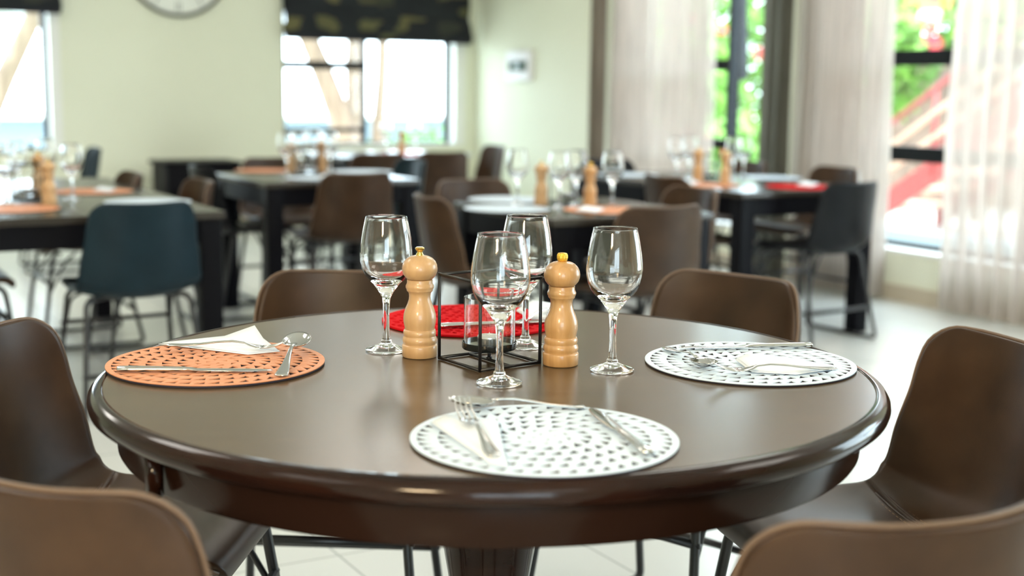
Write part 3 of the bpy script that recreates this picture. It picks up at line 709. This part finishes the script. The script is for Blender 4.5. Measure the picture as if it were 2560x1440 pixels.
def make_lantern():
    root = empty('candle_holder'); s, h, r = 0.0575, 0.140, 0.0026
    cs = [(-s, -s), (s, -s), (s, s), (-s, s)]
    bm = bmesh.new()
    for z in (r, h): add_tube(bm, [Vector((x, y, z)) for x, y in cs] , r, 8, closed=False)
    bm.free(); bm = bmesh.new()
    for z in (r, h-r):
        for i in range(4):
            a, b = cs[i], cs[(i+1) % 4]; add_tube(bm, [(a[0], a[1], z), (b[0], b[1], z)], r, 8)
    for x, y in cs: add_tube(bm, [(x, y, 0.0), (x, y, h)], r, 8)
    add_tube(bm, [(-s, 0, r), (s, 0, r)], r, 8)
    obj('wire_frame', bm, M['wire'], root)
    bm = bmesh.new(); add_tube(bm, [(0, 0, r), (0, 0, 0.0225)], 0.0028, 12); add_lathe(bm, [(0, 0.0050), (0.005, 0.0050), (0.005, 0.0075), (0, 0.0075)], 16); obj('post', bm, M['wire'], root)
    bm = bmesh.new(); add_lathe(bm, [(0, 0.022), (0.0425, 0.022), (0.0435, 0.0235), (0.0435, 0.033), (0.042, 0.033), (0.0415, 0.0255), (0, 0.025)], 56); o = obj('tray', bm, M['tray'], root); auto_smooth(o)
    bm = bmesh.new(); add_lathe(bm, [(0, 0.0262), (0.0400, 0.0262), (0.0408, 0.0275), (0.0408, 0.104), (0.0402, 0.1048), (0.0394, 0.104), (0.0394, 0.029), (0, 0.029)], 56); auto_smooth(obj('glass_cylinder', bm, M['glass'], root), 20)
    bm = bmesh.new(); add_lathe(bm, [(0, 0.0292), (0.0185, 0.0292), (0.0190, 0.041), (0.0185, 0.0425), (0.0180, 0.041), (0.0178, 0.033), (0, 0.033)], 32); cp = obj('tealight_cup', bm, M['cup'], root)
    bm = bmesh.new(); add_lathe(bm, [(0, 0.0332), (0.0175, 0.0332), (0.0175, 0.0400), (0.0160, 0.0408), (0.002, 0.0412), (0.001, 0.0412), (0.0008, 0.047), (0, 0.0475)], 32); obj('wax', bm, M['wax'], cp)
    return root
LANTERN = make_lantern()

# placemats : discs with real cut-outs (filled 2-D curves)
def holes_tri(R):
    hs = []
    for r in [R*0.90, R*0.745, R*0.595, R*0.45, R*0.31, R*0.18, R*0.075]:
        n = max(4, int(round(2*PI*r/0.0205)))
        off = random.random()
        for k in range(n):
            a = 2*PI*(k+off)/n; w = 0.0080/r if r > 0.03 else 0.30; h = 0.0080 if r > 0.03 else 0.004
            if r < 0.03: w *= 0.7
            pts = [(r-h, a-w), (r-h, a+w*0.98), (r+h, a+w)] if False else [(r+h, a-w), (r+h, a+w), (r-h, a+w)]
            hs.append([(q*math.cos(b), q*math.sin(b)) for q, b in pts])
    return hs
def holes_flower(R):
    hs = []; d = 0.044
    for i in range(-4, 5):
        for j in range(-4, 5):
            cx = d*(i + 0.5*j); cy = d*0.866*j
            for k in range(6):
                a = k*PI/3 + PI/6; pts = []
                for q in range(10):
                    t = q/10*2*PI; rr = 0.0125 + 0.0075*math.cos(t); wv = 0.0042*math.sin(t)
                    pts.append((cx + rr*math.cos(a) - wv*math.sin(a), cy + rr*math.sin(a) + wv*math.cos(a)))
                if all(math.hypot(*p) < R-0.006 for p in pts): hs.append(pts)
    return hs
def cut_disc(name, R, holes, z0, z1, m, parent, nseg=120):
    cu = bpy.data.curves.new(name, 'CURVE'); cu.dimensions = '2D'; cu.fill_mode = 'BOTH'; cu.extrude = (z1-z0)/2
    for pts in [[(R*math.cos(2*PI*i/nseg), R*math.sin(2*PI*i/nseg)) for i in range(nseg)]] + holes:
        sp = cu.splines.new('POLY'); sp.points.add(len(pts)-1); sp.use_cyclic_u = True
        for i, p in enumerate(pts): sp.points[i].co = (p[0], p[1], 0, 1)
    o = bpy.data.objects.new('tmpc', cu); COL.objects.link(o)
    dg = bpy.context.evaluated_depsgraph_get(); dg.update(); me = bpy.data.meshes.new_from_object(o.evaluated_get(dg))
    bpy.data.objects.remove(o)
    me.transform(Matrix.Translation((0, 0, (z0+z1)/2))); me.name = name
    me.materials.clear(); me.materials.append(m)
    r = bpy.data.objects.new(name, me); COL.objects.link(r)
    if parent: r.parent = parent
    return r
MR = 0.1666
def make_mat(kind):
    root = empty('placemat')
    if kind == 'white':
        h = holes_tri(MR); cut_disc('top_layer', MR, h, 0.0024, 0.0038, M['mat_white'], root); cut_disc('backing', MR-0.0004, h, 0.0004, 0.0024, M['mat_core'], root)
        cut_disc('base_sheet', MR-0.0006, [], 0.0, 0.0004, M['mat_core'], root)
    elif kind == 'orange':
        h = holes_tri(MR); cut_disc('top_layer', MR, h, 0.0032, 0.0046, M['mat_orange'], root); cut_disc('backing', MR-0.0002, h, 0.0004, 0.0032, M['mat_core'], root)
        cut_disc('base_sheet', MR-0.0004, [], 0.0, 0.0004, M['mat_core'], root)
    else:
        h = holes_flower(MR); cut_disc('top_layer', MR, h, 0.0010, 0.0042, M['mat_red'], root); cut_disc('backing', MR-0.0004, [], 0.0, 0.0010, M['mat_red_deep'], root)
    return root
MATS = {k: make_mat(k) for k in ('white', 'orange', 'red')}

# cutlery : length along +x (handle end at 0), resting height 0
def make_fork():
    b = bmesh.new()
    add_sweep(b, [(0, 0.0022, 0.0055, 0.0012), (0.004, 0.0022, 0.0098, 0.0017), (0.02, 0.0024, 0.0092, 0.0016), (0.05, 0.0045, 0.0060, 0.0015), (0.08, 0.0085, 0.0036, 0.0016), (0.105, 0.0105, 0.0028, 0.0018), (0.125, 0.0085, 0.0040, 0.0016), (0.134, 0.0052, 0.0085, 0.0013), (0.145, 0.0028, 0.0118, 0.0012), (0.156, 0.0022, 0.0122, 0.0011)], 12)
    for k in range(4):
        y = -0.0098 + 0.00653*k; sub = bmesh.new()
        add_sweep(sub, [(0.153, 0.0022, 0.0022, 0.0010), (0.165, 0.0030, 0.0019, 0.0010), (0.180, 0.0068, 0.0015, 0.0009), (0.192, 0.0125, 0.0012, 0.0008), (0.200, 0.0180, 0.0006, 0.0005)], 8)
        for v in sub.verts: v.co.y += y
        me = bpy.data.meshes.new('t'); sub.to_mesh(me); sub.free(); b.from_mesh(me); bpy.data.meshes.remove(me)
    return obj('dinner_fork', b, M['steel'])
def make_knife():
    b = bmesh.new()
    add_sweep(b, [(0, 0.0046, 0.0050, 0.0030), (0.003, 0.0046, 0.0088, 0.0042), (0.02, 0.0046, 0.0084, 0.0044), (0.06, 0.0044, 0.0064, 0.0040), (0.098, 0.0040, 0.0060, 0.0036), (0.106, 0.0040, 0.0052, 0.0030), (0.110, 0.0038, 0.0066, 0.0028), (0.118, 0.0034, 0.0085, 0.0011), (0.16, 0.0030, 0.0100, 0.0009), (0.20, 0.0028, 0.0096, 0.0008), (0.222, 0.0026, 0.0060, 0.0006), (0.230, 0.0025, 0.0015, 0.0004)], 14)
    return obj('table_knife', b, M['steel'])
def make_spoon():
    b = bmesh.new()
    add_sweep(b, [(0, 0.0022, 0.0055, 0.0012), (0.004, 0.0022, 0.0100, 0.0017), (0.02, 0.0024, 0.0092, 0.0016), (0.05, 0.0050, 0.0060, 0.0015), (0.08, 0.0100, 0.0036, 0.0016), (0.105, 0.0135, 0.0028, 0.0018), (0.125, 0.0130, 0.0030, 0.0018), (0.137, 0.0118, 0.0052, 0.0014)], 12)
    # bowl grid, two skins
    cx, a, w, dep, n, mseg = 0.166, 0.0345, 0.0215, 0.0095, 10, 32
    def skin(off):
        rings = [[b.verts.new((cx, 0, 0.0013+off + 0.0))]]
        for i in range(1, n+1):
            r = i/n; ring = []
            for k in range(mseg):
                t = 2*PI*k/mseg; x = a*r*math.cos(t); y = w*r*math.sin(t)*(1+0.10*math.cos(PI-t))
                z = 0.0013 + off + dep*(r**2.2) + 0.0022*(x/a)
                ring.append(b.verts.new((cx+x, y, z)))
            rings.append(ring)
        for k in range(mseg): b.faces.new((rings[0][0], rings[1][k], rings[1][(k+1)%mseg]))
        for p, q in zip(rings[1:], rings[2:]):
            for k in range(mseg): b.faces.new((p[k], q[k], q[(k+1)%mseg], p[(k+1)%mseg]))
        return rings[-1]
    r1 = skin(0.0); r2 = skin(0.0011)
    for k in range(mseg): b.faces.new((r1[k], r2[k], r2[(k+1)%mseg], r1[(k+1)%mseg]))
    return obj('table_spoon', b, M['steel'])
CUT = {'fork': make_fork(), 'knife': make_knife(), 'spoon': make_spoon()}
first_use = set()
def take(proto, key):
    if key in first_use: return copy_tree(proto)
    first_use.add(key); return proto
def put(proto, key, px, py, z, label, cat, group, rz=0.0):
    r = take(proto, key); p = at(px, py, z); r.location = (p.x, p.y, z); r.rotation_euler = (0, 0, rz); tag(r, label, cat, group); return r
def lay(kind, h_px, d_px, z, label, group='cutlery on the round table', lift=0.0, roll=0.0):
    """cutlery with its handle end at pixel h and pointing towards pixel d"""
    r = take(CUT[kind], kind); p = at(*h_px, z); r.scale = (0.92,)*3 if kind == 'spoon' else (1, 1, 1); q = at(*d_px, z); d = q - p
    r.rotation_mode = 'XYZ'; r.location = (p.x, p.y, z + 0.0005); r.rotation_euler = (roll, -lift, math.atan2(d.y, d.x))
    tag(r, label, kind, group); return r
def napkin(px_pts, z, label, group='white paper napkins', heights=None, layers=2, name='paper_napkin'):
    pts = [at(x, y, z) for x, y in px_pts]; c = sum(pts, Vector())/len(pts); b = bmesh.new()
    heights = heights or [0.0]*len(pts)
    for l in range(layers):
        off = 0.0007 + 0.0022*l; shr = 1 - 0.05*l; n = len(pts); rings = []
        for rr in (1.0, 0.66, 0.33):
            ring = []
            for i in range(n):
                for s in range(6):
                    t = s/6; p = pts[i].lerp(pts[(i+1)%n], t); hz = lerp(heights[i], heights[(i+1)%n], t)
                    e = (p-c)*shr*rr
                    ring.append(b.verts.new((e.x, e.y, off + hz*(rr**1.5)*(1+0.3*l) + 0.0018*(1-rr) + 0.0006*math.sin(i*2.1+s*1.7)*(1-rr))))
            rings.append(ring)
        cen = b.verts.new((0, 0, off+0.0022)); m_ = len(rings[0])
        for p, q in zip(rings, rings[1:]):
            for k in range(m_): b.faces.new((p[k], p[(k+1)%m_], q[(k+1)%m_], q[k]))
        for k in range(m_): b.faces.new((rings[-1][k], rings[-1][(k+1)%m_], cen))
    o = obj(name, b, M['napkin']); o.location = (c.x, c.y, z)
    so = o.modifiers.new('thickness', 'SOLIDIFY'); so.thickness = 0.0009; so.offset = 1
    tag(o, label, 'napkin', group); return o

# ---------------------------------------------------------------- on the round table
G = 'wine glasses on the round table'
for x, y, lb in ((-0.206, 2.128, 'empty wine glass left of the hourglass-knobbed mill, leftmost on the round table'),
                 (0.1568, 1.9948, 'empty wine glass right of the ribbed-knob mill, standing alone'),
                 (-0.0170, 1.8939, 'empty wine glass standing in front of the black wire candle holder')):
    r = take(GLASS, 'glass'); r.location = (x, y, TZ); tag(r, lb, 'wine glass', G)
p = at(1313, 866, TZ); r = take(GLASS, 'glass'); r.location = (p.x, p.y, TZ); tag(r, 'empty wine glass standing behind the black wire candle holder', 'wine glass', G)
MILLG = 'wooden mills on the round table'
p = at(1050, 888, TZ); r = take(MILL_A, 'ma'); r.location = (p.x, p.y-0.008, TZ); r.rotation_euler = (0, 0, 0.6); tag(r, 'pale beech pepper mill with hourglass brass knob, left of the candle holder', 'pepper mill', MILLG)
p = at(1401, 911, TZ); r = take(MILL_B, 'mb'); r.location = (p.x, p.y, TZ); r.rotation_euler = (0, 0, -0.5); tag(r, 'beech mill with ribbed round gold knob, right of the candle holder', 'pepper mill', MILLG)
r = take(LANTERN, 'lan'); r.location = (-0.035, 2.052, TZ); r.rotation_euler = (0, 0, math.radians(-54)); tag(r, 'black wire cube candle holder with glass cylinder in the middle of the round table', 'candle holder', 'wire candle holders')
MG = 'round placemats on the tables'
for k, x, y, rz, lb in (('white', 0.0424, 1.5833, 0.2, 'round white cut-out placemat nearest the viewer, bearing fork, spoon and knife'),
                        ('white', 0.3813, 2.0582, 1.2, 'round white cut-out placemat at the right side of the round table'),
                        ('orange', -0.4583, 2.0029, 0.6, 'round orange veneer placemat with triangular cut-outs at the left of the round table'),
                        ('red', -0.0746, 2.4143, 0.3, 'round red felt placemat with flower cut-outs behind the candle holder')):
    r = take(MATS[k], k); r.location = (x, y, TZ+0.0002); r.rotation_euler = (0, 0, rz); tag(r, lb, 'placemat', MG)
ZM = TZ + 0.0052
# near white mat
napkin([(1078, 1062), (1108, 1050), (1245, 1058), (1268, 1168), (1225, 1160)], ZM, 'folded white napkin under the fork on the nearest white placemat', heights=[0.002, 0.004, 0.002, 0.0, 0.0])
lay('fork', (1236, 1146), (1142, 1024), ZM+0.005, 'steel dinner fork with raised tines on the nearest white placemat', lift=0.03)
lay('spoon', (1462, 1021), (1150, 1019), ZM, 'steel spoon along the far edge of the nearest white placemat')
lay('knife', (1622, 1142), (1478, 1026), ZM, 'steel knife at the right of the nearest white placemat')
# right white mat
napkin([(1838, 905), (1862, 897), (1968, 902), (2100, 922), (1990, 938), (1880, 932)], ZM, 'white napkin under the fork on the right white placemat', heights=[0.003, 0.004, 0.002, 0, 0, 0])
lay('knife', (2030, 869), (1690, 873), ZM, 'steel knife along the far edge of the right white placemat')
lay('spoon', (1664, 872), (1745, 912), ZM, 'steel spoon at the left of the right white placemat')
lay('fork', (2090, 925), (1800, 930), ZM+0.005, 'steel fork lying on the napkin of the right white placemat', lift=0.0)
# orange mat
napkin([(396, 863), (560, 856), (640, 856), (662, 866), (700, 880), (620, 888)], ZM, 'folded white napkin with raised peak at the back of the orange placemat', heights=[0.001, 0.006, 0.020, 0.008, 0, 0])
lay('knife', (293, 930), (690, 930), ZM, 'steel knife along the front of the orange placemat')
lay('fork', (420, 866), (690, 872), ZM+0.008, 'steel fork lying on the napkin of the orange placemat', lift=0.0)
_sp = lay('spoon', (702, 944), (750, 874), ZM, 'steel spoon pointing away at the right of the orange placemat', lift=0.07); _sp.scale = (1.06,)*3
# red mat
napkin([(1290, 778), (1330, 760), (1425, 772), (1400, 800), (1330, 800)], ZM, 'white napkin on the red placemat behind the candle holder', heights=[0, 0.004, 0.002, 0, 0])
lay('knife', (1098, 821), (1300, 810), ZM, 'steel knife along the front of the red placemat')
lay('fork', (1290, 812), (1370, 786), ZM+0.004, 'steel fork at the right of the red placemat', lift=0.02)

# ---------------------------------------------------------------- on the tables behind
TB = 0.72
TABLES = {
 'the left table': dict(
    glass=[((182, 500), 'rightmost on'), ((118, 478), 'behind the mills of'), ((18, 512), 'at the picture edge on'), ((46, 490), 'beside the candle holder on')],
    mill=[('a', (124, 512), 'nearer'), ('b', (98, 486), 'farther')], lan=(72, 498),
    mats=[('white', (370, 506), 'behind the blue chair'), ('orange', (232, 480), 'toward its right side'), ('orange', (30, 524), 'at the picture edge')], nap=[(262, 476)]),
 'the square table below the window': dict(
    glass=[((716, 440), 'leftmost on'), ((748, 430), 'second from left on'), ((826, 432), 'rightmost on'), ((786, 424), 'farthest on')],
    mill=[('a', (729, 432), 'left'), ('b', (805, 430), 'right')], lan=(764, 437),
    mats=[('white', (800, 446), 'at its near side'), ('white', (905, 430), 'at its right side'), ('orange', (665, 428), 'at its left side')], nap=[(820, 444)]),
 'the table behind the round table': dict(
    glass=[((1293, 513), 'leftmost on'), ((1397, 521), 'left of centre on'), ((1440, 515), 'right of centre on'), ((1530, 519), 'rightmost on')],
    mill=[('a', (1352, 514), 'left'), ('b', (1474, 519), 'right')], lan=(1420, 509),
    mats=[('white', (1268, 523), 'at its left side'), ('orange', (1516, 527), 'at its near right side'), ('white', (1270, 500), 'at its far side')], nap=[(1476, 526)]),
 'the table by the curtains': dict(
    glass=[((1690, 452), 'leftmost on'), ((1722, 448), 'second from left on'), ((1832, 448), 'behind the mills of'), ((1858, 446), 'rightmost on')],
    mill=[('a', (1812, 462), 'front'), ('b', (1744, 457), 'left'), ], lan=(1776, 452),
    mats=[('orange', (1765, 464), 'at its left side'), ('red', (2000, 468), 'at its near side'), ('white', (1925, 445), 'at its window side'), ('white', (1570, 438), 'at its far end')], nap=[(1722, 458), (2020, 462)]),
 'the farthest table under the window': dict(
    glass=[((965, 386), 'leftmost on'), ((1038, 386), 'rightmost on')],
    mill=[('a', (1004, 386), 'only')], lan=None,
    mats=[('white', (884, 385), 'at its left'), ('red', (1003, 386), 'in the middle'), ('white', (1122, 386), 'at its right')], nap=[]),
}
for tn, d in TABLES.items():
    for (pt, w) in d['glass']:
        put(GLASS, 'glass', pt[0], pt[1], TB, f'empty wine glass {w} {tn}', 'wine glass', 'wine glasses on the tables behind', random.random())
    for k, pt, w in d['mill']:
        put(MILL_A if k == 'a' else MILL_B, 'ma' if k == 'a' else 'mb', pt[0], pt[1], TB, f'{w} wooden mill on {tn}', 'pepper mill', 'wooden mills on the tables behind')
    if d['lan']: put(LANTERN, 'lan', d['lan'][0], d['lan'][1], TB, f'black wire candle holder on {tn}', 'candle holder', 'wire candle holders', 0.3)
    for i, (k, pt, w) in enumerate(d['mats']):
        put(MATS[k], k, pt[0], pt[1], TB+0.0002, f'round {k} placemat on {tn}, {w}', 'placemat', MG, i*0.7)
    for i, pt in enumerate(d['nap']):
        q = 26 if pt[1] > 500 else 20
        napkin([(pt[0]-q*1.5, pt[1]+1), (pt[0]-q*.6, pt[1]-q*.2), (pt[0]+q*1.4, pt[1]-1), (pt[0]+q*.5, pt[1]+q*.22)], TB+0.0055, f'white paper napkin on the {d["mats"][min(1+i if tn.endswith("table") else i, len(d["mats"])-1)][0]} placemat of {tn}' if tn != 'the table by the curtains' else f'white paper napkin on the {"orange" if i == 0 else "red"} placemat of {tn}', 'napkins on the tables behind', heights=[0, .006, .002, 0])

# ================================================================ OUTSIDE
bm = bmesh.new(); add_prism(bm, [(-40, -30), (45, -30), (45, 60), (-40, 60)], -0.30, -0.125); structure('ground', bm, M['paving'])
def leaves(c, rad, n, seed, size=0.09, m=None, squash=(1, 1, 1)):
    rnd = random.Random(seed); b = bmesh.new()
    for _ in range(n):
        d = Vector((rnd.gauss(0, 1), rnd.gauss(0, 1), rnd.gauss(0, 1))).normalized() * rad * rnd.random()**0.4
        p = Vector((d.x*squash[0], d.y*squash[1], d.z*squash[2])) + c
        x = Vector((rnd.gauss(0, 1), rnd.gauss(0, 1), rnd.gauss(0, 1))).normalized(); y = x.orthogonal().normalized(); s = size*rnd.uniform(.6, 1.3); z = x.cross(y)
        v = [b.verts.new(p + q) for q in (-x*s, -y*s*.45 + z*s*.12, x*s, y*s*.45 + z*s*.12)]
        b.faces.new((v[0], v[1], v[2])); b.faces.new((v[0], v[2], v[3]))
    return b
def tree(base, trunks, crown, crad, n, seed, label, group='trees outside the windows', name='tree'):
    root = empty(name, base); tag(root, label, 'tree', group)
    for pts, r0, r1 in trunks:
        b = bmesh.new(); path = catmull([Vector(p) for p in pts], 16); add_tube(b, path, lambda i: lerp(r0, r1, i/16), 14); obj('trunk', b, M['bark'], root)
    if n: obj('foliage', leaves(Vector(crown), crad, n, seed), M['leaf'], root, recalc=False)
    return root
def loc(v, base): return Vector(v) - Vector(base)
bs = W(-0.45, -2.0, -0.125)
tree(bs, [([(0, 0, 0), (0.02, 0, 0.7), B_*-0.18 + Vector((0, 0, 1.3)), B_*-0.46 + Vector((0, 0, 1.95)), B_*-0.8 + Vector((0, 0, 2.8))], 0.15, 0.08),
          ([B_*0.10, B_*0.13 + Vector((0, 0, 0.8)), B_*0.10 + Vector((0, 0, 1.5)), B_*0.16 + Vector((0, 0, 2.2)), B_*0.3 + Vector((0, 0, 3.0))], 0.11, 0.07),
          ([B_*0.28, B_*0.36 + Vector((0, 0, 0.8)), B_*0.42 + Vector((0, 0, 1.6)), B_*0.40 + Vector((0, 0, 2.4))], 0.08, 0.05)],
     (0, 0, 3.6), 1.3, 2600, 11, 'pale tree with forking trunks outside the middle window')
bs = W(-4.05, -2.2, -0.125)
tree(bs, [([(0, 0, 0), B_*0.05 + Vector((0, 0, 0.6)), B_*0.28 + Vector((0, 0, 1.2)), B_*0.62 + Vector((0, 0, 1.9)), B_*1.0 + Vector((0, 0, 2.7))], 0.13, 0.07)],
     (0.4, 0, 3.5), 1.2, 2200, 12, 'leaning pale tree trunk outside the left window')
# low garden wall behind, hedge
gw = bmesh.new(); wbox(gw, -7.0, 3.0, -6.1, -5.9, -0.125, 0.75); g = obj('garden_wall', gw, M['garden_wall'], smooth=False); tag(g, 'low grey-blue garden wall outside beyond the back windows', 'garden wall')
cp = bmesh.new(); wbox(cp, -7.05, 3.05, -6.16, -5.84, 0.752, 0.80); c2 = obj('coping', cp, M['gutter'], g, smooth=False)
for i, (s, t, h) in enumerate(((0.35, -2.6, 0.62), (0.95, -3.0, 0.7))):
    p = W(s, t, -0.125); r = empty('shrub', p); tag(r, ['low green shrub outside the middle window, left of the other', 'low green shrub outside the middle window at its right'][i], 'shrub', 'shrubs outside')
    b = bmesh.new()
    for k in range(5): a = k*1.256; add_tube(b, [(0, 0, 0), (0.12*math.cos(a), 0.12*math.sin(a), h*0.9)], 0.008, 6)
    obj('stem', b, M['bark'], r); obj('foliage', leaves(Vector((0, 0, h*0.8)), 0.36, 420, 30+i, 0.05), M['leaf'], r, recalc=False)
# canvas shade sail beyond the left window
sh = bmesh.new(); q = [W(-5.6, -2.9, 1.98), W(-2.7, -2.9, 1.72), W(-2.7, -4.4, 1.95), W(-5.6, -4.4, 2.2)]; c0 = sum(q, Vector())/4
lo = [sh.verts.new(v-c0) for v in q]; hi = [sh.verts.new(v-c0+Vector((0, 0, 0.05))) for v in q]
sh.faces.new(lo); sh.faces.new(hi)
for i in range(4): sh.faces.new((lo[i], lo[(i+1)%4], hi[(i+1)%4], hi[i]))
so = empty('shade_canopy', c0); tag(so, 'pale canvas shade canopy outside the left window', 'canopy'); obj('canvas', sh, M['shade_cloth'], so, smooth=False)
for v in q:
    b = bmesh.new(); pz = v-c0; add_tube(b, [Vector((pz.x, pz.y, -0.125-c0.z)), pz], 0.03, 10); obj('post', b, M['alu'], so)

# right-hand garden: flowering shrubs and trees beyond window_3
for i, (s, t, z, r_, n_, lb) in enumerate(((3.3, -1.5, 1.0, 0.90, 3000, 'leafy green bush with red flowers outside the right wall, nearest the corner'),
                                       (4.9, -0.25, 1.6, 0.85, 2600, 'taller green bush behind the folded parasol outside'),
                                       (2.3, 0.95, 0.5, 0.45, 900, 'low green bush with red flowers outside the right-hand window'),
                                       (5.6, -3.2, 1.9, 1.2, 2600, 'farther green tree outside, seen through the sheer curtain'),
                                       (5.2, 1.25, 1.9, 0.5, 800, 'green bush outside beside the red staircase'))):
    p = W(s, t, -0.125); r = empty('flowering_bush', p); tag(r, lb, 'bush', 'bushes outside the right wall')
    b = bmesh.new()
    for k in range(6): a = k*1.05; add_tube(b, catmull([Vector((0.03*math.cos(a), .03*math.sin(a), 0)), Vector((0.15*math.cos(a), .15*math.sin(a), z*.6)), Vector((r_*.4*math.cos(a), r_*.4*math.sin(a), z*1.1))], 8), lambda i: 0.02-0.0015*i, 6)
    obj('stem', b, M['bark'], r)
    obj('foliage', leaves(Vector((0, 0, z+0.1)), r_, n_, 50+i, 0.10), M['leaf'], r, recalc=False)
    rnd = random.Random(70+i)
    for k in range(11):
        d = Vector((rnd.gauss(0, 1), rnd.gauss(0, 1), rnd.gauss(0, 1))).normalized()*r_*0.9; d -= B_*(d.dot(B_) + r_*0.90); b = bmesh.new()
        for pt in range(6):
            a = pt*PI/3; add_lathe(b, [(0, -0.012), (0.028, -0.006), (0.034, 0.004), (0.02, 0.012), (0, 0.014)], 10, cx=0.036*math.cos(a), cy=0, cz=0.036*math.sin(a))
        fl = obj('flower', b, M['petal'], r); fl.location = d + Vector((0, 0, z+0.1)); fl.rotation_euler = (0, 0, TH+PI/2); fl.scale = (1.4,)*3
# folded parasol just outside window_3
pp = empty('folded_parasol', W(0.60, 2.99, -0.125)); tag(pp, 'dark folded parasol standing outside the window between the curtains', 'parasol')
bm = bmesh.new(); add_tube(bm, [(0, 0, 0), (0, 0, 2.5)], 0.018, 12); obj('pole', bm, M['alu'], pp)
bm = bmesh.new(); seg = 16; rings = []
for z, r_ in ((1.38, 0.012), (1.40, 0.062), (1.55, 0.060), (1.8, 0.048), (2.1, 0.038), (2.4, 0.022)):
    rings.append([bm.verts.new((r_*(1+0.25*(i % 2))*math.cos(2*PI*i/seg), r_*(1+0.25*(i % 2))*math.sin(2*PI*i/seg), z)) for i in range(seg)])
for a, b in zip(rings, rings[1:]):
    for i in range(seg): bm.faces.new((a[i], b[i], b[(i+1)%seg], a[(i+1)%seg]))
obj('canopy', bm, M['parasol'], pp)
bm = bmesh.new(); add_lathe(bm, [(0, 0), (0.22, 0), (0.22, 0.04), (0.03, 0.07), (0.03, 0.2), (0, 0.2)], 32); obj('base', bm, M['alu'], pp)

# red steel staircase beyond window_4
st = empty('outdoor_staircase', W(3.4, 1.9, -0.125), TH); tag(st, 'red steel outdoor staircase with pale treads beyond the right window', 'staircase')
def stl(t, z, s=0.0): return Vector((s, -(t-1.9), z+0.125))        # local frame of the staircase
slope = 0.62
def rail_z(t, z_at): return z_at + slope*(t-2.5)
for s_ in (0.0, 1.0):
    b = bmesh.new(); v = []
    for t in (1.45, 4.1):
        z = rail_z(t, 0.52)
        v.append([b.verts.new(stl(t, z+dz, s_+ds)) for ds, dz in ((0, 0), (0.06, 0), (0.06, 0.22), (0, 0.22))])
    for i in range(4): b.faces.new((v[0][i], v[0][(i+1)%4], v[1][(i+1)%4], v[1][i]))
    b.faces.new(v[0]); b.faces.new(v[1]); obj('stringer', b, M['red_steel'], st, smooth=False)
    for off in (0.92, 1.14, 1.36):
        b = bmesh.new(); add_tube(b, [stl(1.3, rail_z(1.3, off), s_), stl(4.2, rail_z(4.2, off), s_)], 0.026, 10); obj('handrail', b, M['tread'] if off == 1.14 or off == 0.92 else M['red_steel'], st)
    for k in range(4):
        t = 1.55 + 0.75*k; b = bmesh.new(); add_tube(b, [stl(t, rail_z(t, 0.6), s_), stl(t, rail_z(t, 1.37), s_)], 0.022, 8); obj('baluster', b, M['red_steel'], st)
for k in range(9):
    t = 1.55 + 0.29*k; z = rail_z(t, 0.70); b = bmesh.new(); v0 = stl(t, z, 0.06); add_box(b, v0.x, v0.x+0.94, v0.y-0.14, v0.y+0.14, v0.z-0.02, v0.z+0.02); obj('tread', b, M['tread'], st, smooth=False)
b = bmesh.new(); v0 = stl(4.1, 0, 0); add_box(b, 0, 0.08, v0.y-0.04, v0.y+0.04, 0, 1.7); obj('post', b, M['red_steel'], st, smooth=False)
# building beyond the staircase
bd = empty('outbuilding', W(6.4, 1.2, -0.125), TH); tag(bd, 'low building with red tiled fascia and pale gutter beyond the staircase', 'building')
b = bmesh.new(); add_box(b, 0.3, 3.0, -4.5, 2.8, 0, 2.0); obj('wall', b, M['stone'], bd, smooth=False)
b = bmesh.new(); add_box(b, 0.0, 3.2, -4.7, 2.95, 2.28, 3.3); obj('fascia', b, M['roof_red'], bd, smooth=False)
b = bmesh.new(); add_box(b, -0.1, 0.3, -4.7, 2.95, 2.10, 2.27); obj('gutter', b, M['gutter'], bd, smooth=False)
for k in range(3):
    b = bmesh.new(); add_box(b, 0.26, 0.305, -3.9+k*1.9, -3.0+k*1.9, 0.9, 1.8); obj('window', b, M['garden_wall'], bd, smooth=False)
# low grey-blue bench wall with pale coping just outside window_4
b = bmesh.new(); wbox(b, 2.2, 2.45, 1.65, 5.6, -0.125, 0.10); g = obj('planter_wall', b, M['garden_wall'], smooth=False); tag(g, 'low grey-blue wall in front of the outdoor staircase', 'low wall')
